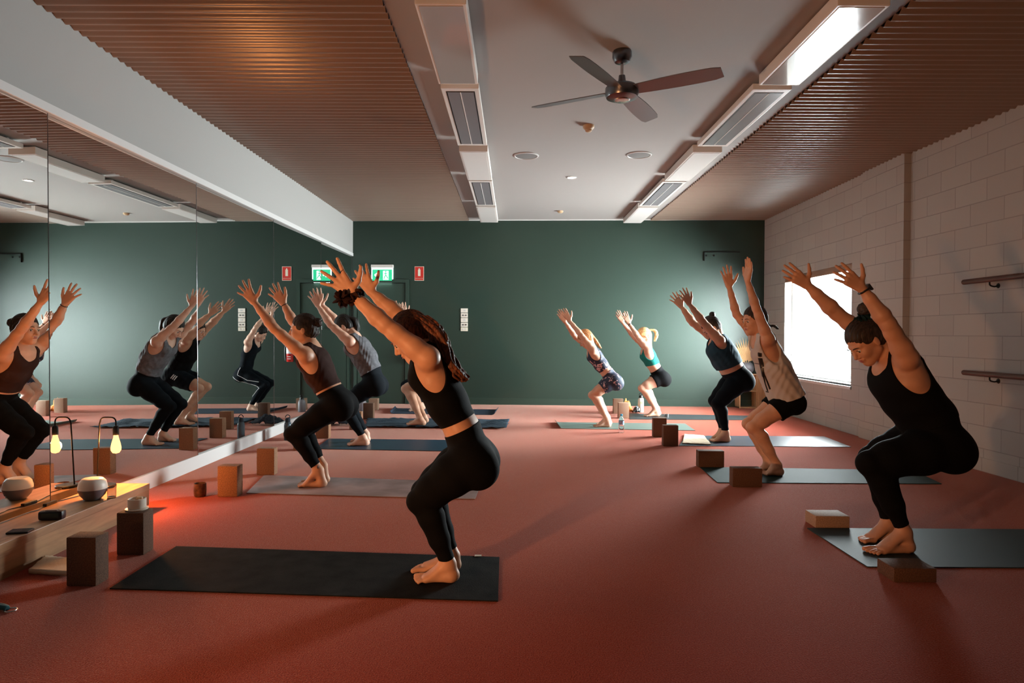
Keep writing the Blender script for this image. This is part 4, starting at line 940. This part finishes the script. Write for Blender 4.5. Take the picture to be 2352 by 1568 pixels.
    D = dict(pel=pel, neck=neck0, st=st, sd=sd, bk=bk, kN=kN, kF=kF, aN=aN, aF=aF, hipN=hipN, hipF=hipF, shN=shN, shF=shF, wN=wN, eN=eN, wF=wF, eF=eF, hc=hc, hp=hp_, HA=HA, q=q, W=W, root=root, put=put, org=org, h=h, s=s,
             torso=torso, thN=thN, thF=thF, snN=snN, snF=snF, nk=nk, head=head, arms=arms, Up=Up, Fw=Fw, Sd=Sd)
    # eyes, brows, lips
    bl_ = bmesh.new()
    for d in (-1, 1):
        e = bmesh.new(); bmesh.ops.create_uvsphere(e, u_segments=12, v_segments=8, radius=.0105*q); bm = bmesh.new(); merge(bm, e, Matrix.Translation(Vector(hp_(.079, -.002, d*.031))-org)); eo_ = bmo('eye', bm, M['eye'], root, True)
        e = bmesh.new(); bmesh.ops.create_uvsphere(e, u_segments=12, v_segments=8, radius=.0062*q); bm = bmesh.new(); merge(bm, e, Matrix.Translation(Vector(hp_(.0845, -.0045, d*.0325))-org)); bmo('iris', bm, M['iris'], eo_, True)
        bb = bmesh.new(); pts = [Vector(hp_(f, u, d*x))-org for f, u, x in ((.0985, .020, .014), (.0985, .024, .026), (.093, .0235, .038), (.083, .018, .047))]; tube(bb, pts, [.002*q, .003*q, .0028*q, .0012*q], 6)
        bmo('eyebrow', bb, HM[sp['hair']], root, True)
        bb = bmesh.new(); pts = [Vector(hp_(f, u, d*x))-org for f, u, x in ((.0905, .004, .020), (.0925, .005, .030), (.087, .001, .043))]; tube(bb, pts, .0018*q, 5); bmo('eyelashes', bb, M['iris'], root, True)
    for u in (-.0575, -.0665): 
        bl_ = bmesh.new(); tube(bl_, [Vector(hp_(f, u, x))-org for f, x in ((.088, -.021), (.0945, -.009), (.0955, 0), (.0945, .009), (.088, .021))], [.001, .004*q, .0044*q, .004*q, .001], 8); bmo('lip', bl_, M['lips'], root, True)
    # hair cap
    cap = [ell(hp_(-.016, .036), (.101*q, .083*q, .095*q), HA, .01), ell(hp_(-.045, -.01), (.062*q, .070*q, .075*q), HA, .03)]
    Fh = build(cap, h*.75)
    nv = Fw*.84-Up*.545; pc = hp_(.0, 0)+nv*.033*q
    Fh.clip(plane(pc, nv)); Fh.clip(plane(hp_(-.05, -.082), -Up))
    rr = random.Random(int(Y0*100)); a1, a2 = rr.uniform(0, 6), rr.uniform(0, 6)
    X, Y, Z = Fh.ax[0][:, None, None], Fh.ax[1][None, :, None], Fh.ax[2][None, None, :]
    Fh.F = Fh.F+(.0016*np.sin((Y-hc[1])*420+np.sin((X-hc[0])*60+a1)*2)+.0012*np.sin((Y-hc[1])*230+(Z-hc[2])*60+a2)).astype(np.float32)
    D['Fh'] = Fh; D['cap'] = cap; ho = put(Fh, 'hair', HM[sp['hair']]); D['hair'] = ho
    return D

def leggings(D, m, waist, cuffN, cuffF, name='leggings', infl=.004, loose=0, wrk=0):
    """waist: world point and direction pointing up out of the garment; cuff: fraction of the shin (1 = ankle), negative = fraction of the thigh"""
    i = infl
    pr = D['torso'][:3+len(D['st'])]
    cut = []
    for s_, (hp, kn, an, c, th, sn) in {'N': (D['hipN'], D['kN'], D['aN'], cuffN, D['thN'], D['snN']), 'F': (D['hipF'], D['kF'], D['aF'], cuffF, D['thF'], D['snF'])}.items():
        pr = pr+th+(sn if c > 0 else [])
    F = build(pr, D['h'], i)
    if loose:
        for hp, kn, c in ((D['hipN'], D['kN'], cuffN), (D['hipF'], D['kF'], cuffF)):
            e = lerp(hp, kn, min(1, -c+.05)); F.prim(cone(lerp(hp, kn, .1), e, .098*D['s'], .085*D['s']*loose, .03), 0)
    if wrk: wrinkle(F, wrk)
    wpl = plane(waist[0], waist[1]); F.clip(lambda X, Y, Z: np.minimum(wpl(X, Y, Z), np.maximum(X-(waist[0][0]-.05), Z-(waist[0][2]-.02))))
    for hp, kn, an, c, sg in ((D['hipN'], D['kN'], D['aN'], cuffN, 1), (D['hipF'], D['kF'], D['aF'], cuffF, -1)):
        if c > 0: p = lerp(kn, an, c); n_ = nrm(an-kn); mid = (D['aN'][1]+D['aF'][1])/2; 
        else: p = lerp(hp, kn, -c); n_ = nrm(kn-hp); mid = (D['kN'][1]+D['kF'][1])/2
        n_ = np.array(n_); pp = p
        if c > 0:
            F.clip(lambda X, Y, Z: np.minimum((X-pp[0])*n_[0]+(Y-pp[1])*n_[1]+(Z-pp[2])*n_[2], (mid-Y)*sg))
        else:
            F.clip(lambda X, Y, Z: np.minimum((X-pp[0])*n_[0]+(Y-pp[1])*n_[1]+(Z-pp[2])*n_[2], (mid-Y)*sg))
    return D['put'](F, name, m)
def wrinkle(F, a):
    X, Y, Z = F.ax[0][:, None, None], F.ax[1][None, :, None], F.ax[2][None, None, :]
    F.F = (F.F+a*(np.sin(X*70+Z*55+2*np.sin(Y*22))+.6*np.sin(X*130-Z*40+3*np.sin(Y*30+X*20)))).astype(np.float32)
def top(D, m, hem, infl=.005, arm=(.14, .085, .115), armoff=(.05, .0), neck=(.085, .10), wrk=0, name='top', extra=None, straps=True, armlat=.0):
    T = D['torso']; nT = 3+len(D['st'])
    F = build(T+D['nk'][:0]+(extra or []), D['h'], infl)
    if wrk: wrinkle(F, wrk)
    sd, bk = D['sd'], D['bk']; s = D['s']
    for sh, sg in ((D['shN'], -1), (D['shF'], 1)):
        c = sh-sd*armoff[0]*s+bk*armoff[1]+np.array([0, sg*(.035+armlat), 0]); F.carve(ell(c, (arm[0]*s, arm[1]*s, arm[2]*s), [sd, bk, [0, 1, 0]]), .006)
    nf = D['neck']-bk*.075*s-sd*.01; F.carve(ell(nf, (neck[1]*s, .075*s, neck[0]*s), [sd, bk, [0, 1, 0]]), .006)
    nb = D['neck']+bk*.05*s+sd*.03; F.carve(ell(nb, (neck[0]*s*.9, .06*s, neck[0]*s*.95), [sd, bk, [0, 1, 0]]), .006)
    F.clip(plane(hem[0], hem[1])); F.clip(plane(D['neck']+sd*.03, sd))
    return D['put'](F, name, m)
def tail(D, pts, rad, name, m, waves=0, n=9, wid=.02, ridges=True):
    """bundle of strands following world points"""
    P_ = bez([Vector(p) for p in pts], 6); F = None; pr = []; rr = random.Random(3)
    for i in range(n):
        a = rr.uniform(0, 2*PI); r0 = wid*math.sqrt(rr.random()); ph = rr.uniform(0, 6)
        line = []
        for j, p in enumerate(P_):
            t = j/(len(P_)-1); e = 1-.3*t
            line.append(np.array([p.x+r0*math.cos(a)*e+waves*math.sin(t*16+ph)*t, p.y+r0*math.sin(a)*e+waves*math.cos(t*14+ph)*t, p.z+waves*.5*math.sin(t*12+ph)*t]))
        rs = [rad*(1-.55*(j/(len(P_)-1))**2) for j in range(len(P_))]
        pr += chain(line, rs, .003)
    F = build(pr, D['h']*.75); return D['put'](F, name, m)
def bun(D, c, r, name, m, n=5):
    c = np.array(c); rr = random.Random(5); pr = [ell(c, (r*.9, r*.9, r*.85), None, .004)]
    for i in range(n):
        ax = nrm([rr.uniform(-1, 1), rr.uniform(-1, 1), rr.uniform(-1, 1)]); u = nrm(np.cross(ax, [.3, .5, .8])); v = np.cross(ax, u)
        pts = [c+(u*math.cos(t)+v*math.sin(t))*r*.82 for t in np.linspace(0, 2*PI, 14)]; pr += chain(pts, [r*.3]*14, .003)
    F = build(pr, D['h']*.7); return D['put'](F, name, m)
def scrunchie(D, c, ax, R_, r, name, m, amp=.25, par=None):
    ax = nrm(ax); u = nrm(np.cross(ax, [.3, .9, .2])); v = np.cross(ax, u); bm = bmesh.new(); n = 60; rings = []
    c = np.array(c)
    for i in range(n):
        t = 2*PI*i/n; rr = r*(1+amp*math.sin(t*11)); q_ = c+(u*math.cos(t)+v*math.sin(t))*R_+ax*r*amp*math.sin(t*7)
        o_ = nrm(q_-c); rings.append([bm.verts.new(Vector(q_+(o_*math.cos(p)+ax*math.sin(p))*rr*(1+.12*math.sin(3*p+t*5)))-D['org']) for p in np.linspace(0, 2*PI, 11)[:-1]])
    for i in range(n):
        a, b = rings[i], rings[(i+1) % n]
        for k in range(10): bm.faces.new((a[k], a[(k+1) % 10], b[(k+1) % 10], b[k]))
    return bmo(name, bm, m, par or D['root'], True)
def watch(D, e, wr, t=.9, r=.026, big=True):
    c = lerp(e, wr, t); ax = nrm(wr-e); o = scrunchie(D, c, ax, r, .005, 'watch_strap', M['black'], 0)
    u = nrm([ax[2], 0, -ax[0]])*1.0
    if big:
        bm = bmesh.new(); p = Vector(c+u*(r+.006))-D['org']; R4 = Matrix((( *ax, 0), (0, 1, 0, 0), (*u, 0), (0, 0, 0, 1))).transposed(); 
        add_box(bm, (-.019, -.017, -.006), (.019, .017, .006), .004, Matrix.Translation(p) @ R4); bmo('watch_case', bm, M['black'], o, True)

# ------------------------------------------------------------------ the ten people in chair pose, all facing left
def hemline(D, a, b):           # a = front point, b = back point (pixels) -> cutting plane whose normal points down the torso
    A = D['W'](a); B = D['W'](b); d = nrm(B-A); n_ = np.cross(d, [0, 1, 0]); n_ = n_ if n_@D['sd'] < 0 else -n_
    return (A, n_)
def up(pl): return (pl[0], -pl[1])
def FY(y): return atz(1176, y).y       # depth of a floor point seen at that row

# 1 foreground woman with the long hair
D = person(dict(label='woman with long wavy brown hair, black crop top and leggings, in the foreground', Y=3.30, h=.0034, s=.98, g=1.02, gl=1.06, tg=1.14, cg=1.08, skin='warm', hair='brown',
    hip=(1083, 1050), kneeN=(966, 1150), kneeF=(975, 1128), ankN=(1030, 1294), ankF=(1046, 1276), heelN=(1053, 1333), toeN=(948, 1334), heelF=(1057, 1308), toeF=(944, 1311), dyk=.085,
    spine=[(1062, 985, .083, 1.45), (1028, 925, .095, 1.4), (1002, 872, .103, 1.42), (985, 832, .085, 1.6)], neck=(988, 798), shN=(982, 822), shF=(985, 800),
    elN=(884, 745), elF=(914, 722), wrN=(812, 678), wrF=(854, 672), knN=(774, 638), knF=(835, 640), dye=.18, dyw=.16, ga=1.08, hs=1.14,
    hn=dict(spread=2.3, curl=-.1, thumb=2.0), hf=dict(spread=1.8, curl=.7, thumb=1.3, sc=.84), head=(944, 772), pitch=36, yaw=4, neckr=1))
hp = hemline(D, (1010, 984), (1092, 947)); wp = hemline(D, (1030, 998), (1101, 965))
top(D, FB['black'], hp, arm=(.155, .088, .12), armoff=(.035, -.01), name='crop_top')
leggings(D, FB['black'], up(wp), .94, .90)
W = D['W']
tail(D, [W((965, 735)), W((1000, 765), -.05), W((1016, 800), -.06), W((1040, 845), -.06), W((1058, 872), -.05)], .012, 'long_hair', HM['brown'], .014, 34, .042)
tail(D, [W((968, 728)), W((996, 752), -.03), W((1000, 785), -.02), W((1022, 820), .02), W((1062, 866), 0)], .010, 'long_hair', HM['brown'], .022, 22, .036)
scrunchie(D, lerp(D['eN'], D['wN'], .93), D['wN']-D['eN'], .030, .015, 'scrunchie', fabric('brown_scrunchie', (.03, .012, .009), bump=(60, .4)), .3)
scrunchie(D, W((787, 686), -.19), (.2, 1, .3), .020, .020, 'scrunchie', FB['maroon'], .3)
bm = bmesh.new(); hN_ = nrm(W((774, 638), -.16)-D['wN']); T_n = np.array([hN_[2], 0, -hN_[0]]); rc = D['wN']+hN_*.118+T_n*.040
tube(bm, [Vector(rc+(T_n*math.cos(t)+np.array([0, 1, 0])*math.sin(t))*.0105)-D['org'] for t in np.linspace(0, 2*PI, 17)[:-1]], .0016, 6, closed=True); bmo('ring', bm, M['black_metal'], D['root'], True)

# 2 woman in the brown top with the half-up bun
D = person(dict(label='woman in brown tank top and black leggings with a half-up bun', Y=5.13, h=.0044, s=1.0, g=.97, skin='warm', hair='dark',
    hip=(779, 925), kneeN=(672, 996), kneeF=(690, 990), ankN=(727, 1080), ankF=(741, 1068), heelN=(750, 1117), toeN=(681, 1117), heelF=(756, 1108), toeF=(695, 1107), dyk=.09,
    spine=[(752, 888, .092, 1.4), (734, 856, .108, 1.35), (722, 828, .11, 1.4), (714, 808, .085, 1.6)], neck=(715, 796), shN=(699, 816), shF=(724, 800),
    elN=(630, 754), elF=(672, 737), wrN=(585, 695), wrF=(652, 698), knN=(566, 668), knF=(636, 675), dye=.22, dyw=.22, hn=dict(spread=2.2, thumb=1.8), hf=dict(spread=1.8, thumb=.6), head=(697, 757), pitch=2, yaw=10))
wp = hemline(D, (722, 912), (778, 884)); hp = hemline(D, (716, 910), (777, 880))
top(D, FB['maroon'], hp, arm=(.135, .085, .125), armoff=(.03, 0), name='tank_top', wrk=.0012)
leggings(D, FB['black'], up(wp), .86, .80)
bun(D, D['W']((729, 741)), .035, 'hair_bun', HM['dark'])
tail(D, [D['hp'](-.03, .05), D['hp'](-.07, -.02), D['W']((706, 780)), D['W']((704, 796))], .013, 'loose_hair', HM['dark'], .005, 26, .048)
scrunchie(D, lerp(D['eF'], D['wF'], .93), D['wF']-D['eF'], .027, .003, 'bracelet', M['black'], 0)
bm = bmesh.new(); an = D['aN']; tube(bm, [Vector(an+[0.0, -.036, .03+dz])-D['org'] for dz in (-.012, 0, .012)], [.003, .008, .003], 6); bmo('ankle_tattoo', bm, M['slate'], D['root'], True)

# 3 woman in the grey tank
D = person(dict(label='woman in grey tank top and black leggings with dark ponytail, third row left', Y=7.06, h=.006, s=1.02, g=1.0, skin='fair', hair='black',
    hip=(860, 880), kneeN=(785, 934), kneeF=(794, 928), ankN=(832, 1003), ankF=(842, 997), heelN=(848, 1022), toeN=(796, 1023), heelF=(850, 1014), toeF=(806, 1014),
    spine=[(850, 847, .098, 1.4), (838, 822, .115, 1.3), (823, 798, .112, 1.4), (815, 785, .085, 1.6)], neck=(815, 772), shN=(802, 784), shF=(812, 776),
    elN=(759, 745), elF=(775, 738), wrN=(731, 703), wrF=(740, 700), knN=(722, 682), knF=(731, 680), dye=.16, dyw=.10, hn=dict(spread=1.9, thumb=1.0), hf=dict(spread=1.8, thumb=1.5), head=(791, 750), pitch=42))
wp = hemline(D, (830, 862), (872, 834)); hp = hemline(D, (830, 866), (875, 840))
top(D, FB['grey'], hp, .012, arm=(.125, .085, .12), armoff=(.035, 0), name='tank_top', wrk=.0022)
leggings(D, FB['ink'], up(wp), .93, .88)
W = D['W']; tail(D, [D['hp'](-.085, .06), W((814, 733)), W((820, 748)), W((820, 766))], .015, 'ponytail', HM['black'], .004, 14, .024)

# 4 man behind the foreground woman
D = person(dict(label='man in black tank and shorts, mostly hidden behind the long-haired foreground woman', Y=8.6, h=.006, s=1.08, g=.98, skin='tan', hair='dark', bust=0, dys=.19, zf=.032,
    hip=(1012, 862), kneeN=(933, 893), kneeF=(938, 889), ankN=(968, 958), ankF=(976, 953), heelN=(978, 976), toeN=(932, 976), heelF=(984, 970), toeF=(940, 970),
    spine=[(1000, 835, .105, 1.4), (988, 812, .12, 1.35), (978, 795, .12, 1.45), (970, 784, .095, 1.7)], neck=(966, 772), shN=(962, 778), shF=(968, 772),
    elN=(925, 748), elF=(938, 745), wrN=(893, 722), wrF=(908, 716), knN=(880, 710), knF=(897, 703), ga=1.15, dye=.2, dyw=.2, hn=dict(spread=.9), hf=dict(spread=.9), head=(948, 757), pitch=25))
wp = hemline(D, (975, 852), (1026, 830))
top(D, FB['black'], (wp[0]-D['sd']*.03, wp[1]), .012, arm=(.15, .095, .12), armoff=(.04, 0), name='tank_top', wrk=.0015)
so_ = leggings(D, FB['ink'], up(wp), -.66, -.66, 'shorts', .008, 1.05, .0015)
def prism_mark(D, src, lines, w_, name, m, h=.004, infl=.0015):
    """thin printed mark laid over a garment: strokes given as pixel polylines on the camera side"""
    me = src.data; vs = [v.co+D['org'] for v in me.vertices]; bv = BVHTree.FromPolygons(vs, [tuple(p.vertices) for p in me.polygons]); bm = bmesh.new()
    for ln in lines:
        P_ = [Vector(D['W'](p[:2], -.3)) for p in ln]; out = []
        for a, b in zip(P_, P_[1:]):
            for k in range(8):
                p = a.lerp(b, k/8); d = (p-EYE).normalized(); hit = bv.ray_cast(EYE, d)
                if hit[0] is not None: out.append(hit[0]-D['org']-d*.0008)
        if len(out) > 1: tube(bm, out, ln[0][2] if len(ln[0]) > 2 else w_, 6)
    return bmo(name, bm, m, D['root'], True)
prism_mark(D, so_, [[(985, 864), (992, 874)], [(989, 862), (996, 872)], [(993, 860), (1000, 870)]], .006, 'three_stripes', M['white_ink'])
tail(D, [D['hp'](.055, -.10, -.01), D['hp'](.05, -.085, .03), D['hp'](.01, -.05, .06)], .010, 'beard', HM['dark'], .001, 6, .01)

# 5 woman in the black jumpsuit, far left row
D = person(dict(label='woman in black catsuit with pale piping, seen only in the mirror, last row left', Y=10.1, h=.006, s=.98, g=.95, skin='fair', hair='black',
    hip=(988, 858), kneeN=(930, 884), kneeF=(935, 880), ankN=(963, 932), ankF=(966, 929), heelN=(972, 944), toeN=(938, 944), heelF=(976, 940), toeF=(942, 940),
    spine=[(982, 836, .085, 1.4), (978, 815, .095, 1.35), (972, 800, .1, 1.42), (967, 790, .082, 1.6)], neck=(965, 780), shN=(966, 786), shF=(966, 782),
    elN=(944, 752), elF=(948, 748), wrN=(926, 722), wrF=(933, 720), knN=(920, 709), knF=(927, 706), dyw=.12, hn=dict(spread=1.8), hf=dict(spread=1.8), head=(950, 765), pitch=38))
wp = hemline(D, (968, 840), (1000, 830))
tb = top(D, FB['ink'], (wp[0]-D['sd']*.02, wp[1]), .005, arm=(.14, .085, .12), name='catsuit_top')
lg = leggings(D, FB['ink'], up((wp[0], wp[1])), .95, .95, 'catsuit_legs')
prism_mark(D, lg, [[(1006, 848), (1009, 862), (990, 876), (950, 886), (940, 892), (962, 915), (964, 932)]], .004, 'piping', M['white_ink'])
prism_mark(D, lg, [[(985, 845), (988, 862), (966, 874), (936, 878)]], .004, 'piping', M['white_ink'])
tail(D, [D['hp'](-.08, .04), D['hp'](-.13, -.01), D['hp'](-.13, -.08)], .014, 'ponytail', HM['black'], .004, 9, .02)

# 6 woman with floral set
D = person(dict(label='red-blond woman in floral navy bra top and shorts, far row right', Y=8.38, h=.006, s=.96, g=.93, skin='fair', hair='ginger',
    hip=(1408, 873), kneeN=(1361, 907), kneeF=(1364, 905), ankN=(1392, 962), ankF=(1395, 958), heelN=(1403, 980), toeN=(1363, 980), heelF=(1405, 975), toeF=(1368, 975),
    spine=[(1392, 852, .078, 1.45), (1380, 837, .088, 1.4), (1368, 820, .092, 1.42), (1362, 809, .08, 1.6)], neck=(1359, 799), shN=(1361, 803), shF=(1358, 799),
    elN=(1336, 771), elF=(1322, 774), wrN=(1309, 737), wrF=(1298, 739), knN=(1301, 724), knF=(1291, 727), dye=.14, dyw=.06, hn=dict(spread=.5, thumb=.8), hf=dict(spread=.5, thumb=.4), head=(1345, 778), pitch=42))
hp = hemline(D, (1374, 858), (1399, 838)); wp = hemline(D, (1381, 867), (1403, 843))
top(D, FB['floral'], hp, arm=(.135, .085, .125), name='bra_top')
leggings(D, FB['floral'], up(wp), -.56, -.56, 'bike_shorts', .005)
W = D['W']; tail(D, [D['hp'](-.09, .02), W((1366, 780)), W((1372, 788)), W((1379, 799))], .013, 'ponytail', HM['ginger'], .004, 10, .02)
scrunchie(D, W((1358, 782)), (-1, 0, -.6), .018, .008, 'hair_tie', M['black'], .2)

# 7 woman with teal bra
D = person(dict(label='blond woman in teal bra top and black shorts, last row right', Y=9.45, h=.006, s=1.0, g=.95, skin='fair', hair='blond',
    hip=(1518, 866), kneeN=(1475, 891), kneeF=(1480, 889), ankN=(1505, 940), ankF=(1508, 937), heelN=(1515, 956), toeN=(1479, 956), heelF=(1518, 953), toeF=(1484, 953),
    spine=[(1505, 846, .08, 1.45), (1497, 832, .092, 1.4), (1489, 817, .1, 1.42), (1486, 807, .082, 1.6)], neck=(1488, 797), shN=(1488, 801), shF=(1484, 798),
    elN=(1466, 774), elF=(1457, 774), wrN=(1445, 743), wrF=(1430, 740), knN=(1439, 730), knF=(1424, 728), dye=.14, dyw=.07, hn=dict(spread=.8, thumb=1.0), hf=dict(spread=.5, thumb=.4), head=(1480, 772), pitch=40))
hp = hemline(D, (1482, 842), (1516, 832)); wp = hemline(D, (1494, 856), (1518, 838))
top(D, FB['teal'], hp, arm=(.135, .085, .125), name='bra_top')
leggings(D, FB['black'], up(wp), -.42, -.42, 'shorts', .006)
W = D['W']; tail(D, [D['hp'](-.09, .04), W((1502, 758)), W((1508, 768)), W((1504, 783))], .014, 'ponytail', HM['blond'], .003, 10, .022)
watch(D, D['eN'], D['wN'], .93, .025, False)

# 8 woman with petrol tee
D = person(dict(label='woman in loose petrol sleeveless tee and black leggings with a small top bun', Y=7.15, h=.006, s=1.03, g=1.12, gl=1.08, skin='warm', hair='dark',
    hip=(1696, 868), kneeN=(1650, 926), kneeF=(1642, 920), ankN=(1665, 992), ankF=(1659, 988), heelN=(1677, 1014), toeN=(1631, 1014), heelF=(1672, 1006), toeF=(1633, 1006),
    spine=[(1680, 845, .12, 1.4), (1666, 824, .132, 1.35), (1655, 804, .13, 1.38), (1651, 789, .1, 1.6)], neck=(1650, 776), shN=(1653, 782), shF=(1643, 779),
    elN=(1616, 741), elF=(1591, 741), wrN=(1584, 699), wrF=(1566, 705), knN=(1575, 681), knF=(1555, 690), ga=1.1, dye=.18, dyw=.17, hn=dict(spread=1.4, thumb=.3), hf=dict(spread=1.6, thumb=.4), head=(1634, 752), pitch=45))
hp = hemline(D, (1641, 855), (1702, 826)); wp = hemline(D, (1659, 860), (1702, 835))
top(D, FB['petrol'], hp, .014, arm=(.095, .075, .12), armoff=(.01, 0), armlat=.03, neck=(.06, .07), name='sleeveless_tee', wrk=.002)
leggings(D, FB['ink'], up(wp), .93, .93)
bun(D, D['W']((1636, 722)), .03, 'top_bun', HM['dark'])
scrunchie(D, D['W']((1636, 729)), D['Up'], .016, .006, 'hair_tie', M['black'], .2)

# 9 person in the white printed tank
D = person(dict(label='dark-haired person in white printed tank top and black shorts', Y=5.52, h=.0044, s=1.02, g=.86, gl=.9, skin='warm', hair='dark', bust=.0,
    hip=(1809, 917), kneeN=(1729, 981), kneeF=(1719, 973), ankN=(1782, 1066), ankF=(1765, 1064), heelN=(1799, 1091), toeN=(1751, 1090), heelF=(1782, 1082), toeF=(1738, 1079), dyk=.07,
    spine=[(1795, 880, .098, 1.4), (1776, 845, .105, 1.35), (1760, 808, .1, 1.4), (1751, 785, .08, 1.65)], neck=(1746, 768), shN=(1764, 779), shF=(1738, 777),
    elN=(1737, 708), elF=(1692, 722), wrN=(1717, 645), wrF=(1675, 659), knN=(1720, 618), knF=(1671, 634), ga=.92, dye=.19, dyw=.17, hn=dict(spread=.5, thumb=.2, T=(-.3, .9, 0)), hf=dict(spread=1.0, thumb=.9), head=(1733, 736), pitch=8, yaw=14))
hp = hemline(D, (1783, 921), (1843, 899)); 
wt = top(D, FB['white'], hp, .014, arm=(.165, .085, .12), armoff=(.07, 0), armlat=.012, neck=(.075, .085), name='tank_top', wrk=.0025, extra=[cone(D['st'][1][0], D['pel']+[.0, 0, .0], .118, .135, .03, 1.4, 1.3)])
leggings(D, FB['black'], up((hp[0]+D['sd']*.06, hp[1])), -.42, -.42, 'shorts', .008, 1.02, .001)
W = D['W']; tail(D, [D['hp'](-.09, .0), W((1766, 748)), W((1777, 748)), W((1786, 755))], .010, 'ponytail', HM['dark'], .004, 8, .012)
fig = [[(1746, 810, .020), (1746, 818)], [(1744, 822, .012), (1749, 845), (1754, 866)], [(1748, 822, .016), (1752, 845)], [(1751, 845, .018), (1755, 866)], [(1753, 862, .008), (1758, 880), (1764, 899)], [(1757, 862, .008), (1763, 878), (1770, 896)], [(1746, 836, .004), (1732, 834)], [(1760, 899, .006), (1766, 900)]]
prism_mark(D, wt, fig, .0085, 'printed_figure', M['black'])

# 10 woman at right front
D = person(dict(label='woman at right front in black racerback tank and leggings, bun with scrunchie', Y=3.58, h=.0036, s=1.02, g=1.16, gl=1.14, tg=1.16, cg=1.2, skin='tan', hair='dark',
    hip=(2148, 1018), kneeN=(2000, 1064), kneeF=(2004, 1052), ankN=(2072, 1218), ankF=(2040, 1204), heelN=(2098, 1266), toeN=(1990, 1270), heelF=(2065, 1240), toeF=(1972, 1244), dyk=.09,
    spine=[(2124, 955, .130, 1.32), (2092, 915, .133, 1.3), (2066, 875, .132, 1.36), (2058, 835, .1, 1.6)], neck=(2048, 808), shN=(2083, 822), shF=(2030, 804),
    elN=(2040, 744), elF=(1922, 720), wrN=(1980, 662), wrF=(1856, 656), knN=(1928, 622), knF=(1822, 630), ga=1.12, dye=.20, dyw=.18, hs=1.02, glute=(.03, -.03),
    hn=dict(spread=1.0, curl=.3, thumb=1.5), hf=dict(spread=.8, curl=.2, thumb=1.7), head=(1988, 785), pitch=40, yaw=10))
hp = hemline(D, (2070, 990), (2184, 940)); wp = hemline(D, (2066, 985), (2182, 932))
top(D, FB['black'], hp, .006, arm=(.155, .095, .12), armoff=(.05, 0), neck=(.08, .13), name='racerback_top')
leggings(D, FB['black'], up(wp), .90, .90)
W = D['W']; bun(D, W((1986, 710)), .036, 'hair_bun', HM['dark'])
scrunchie(D, W((1980, 732)), D['Up'], .026, .019, 'scrunchie', fabric('dark_scrunchie', (.006, .02, .022), bump=(60, .4)), .3)
watch(D, D['eN'], D['wN'], .93, .030)
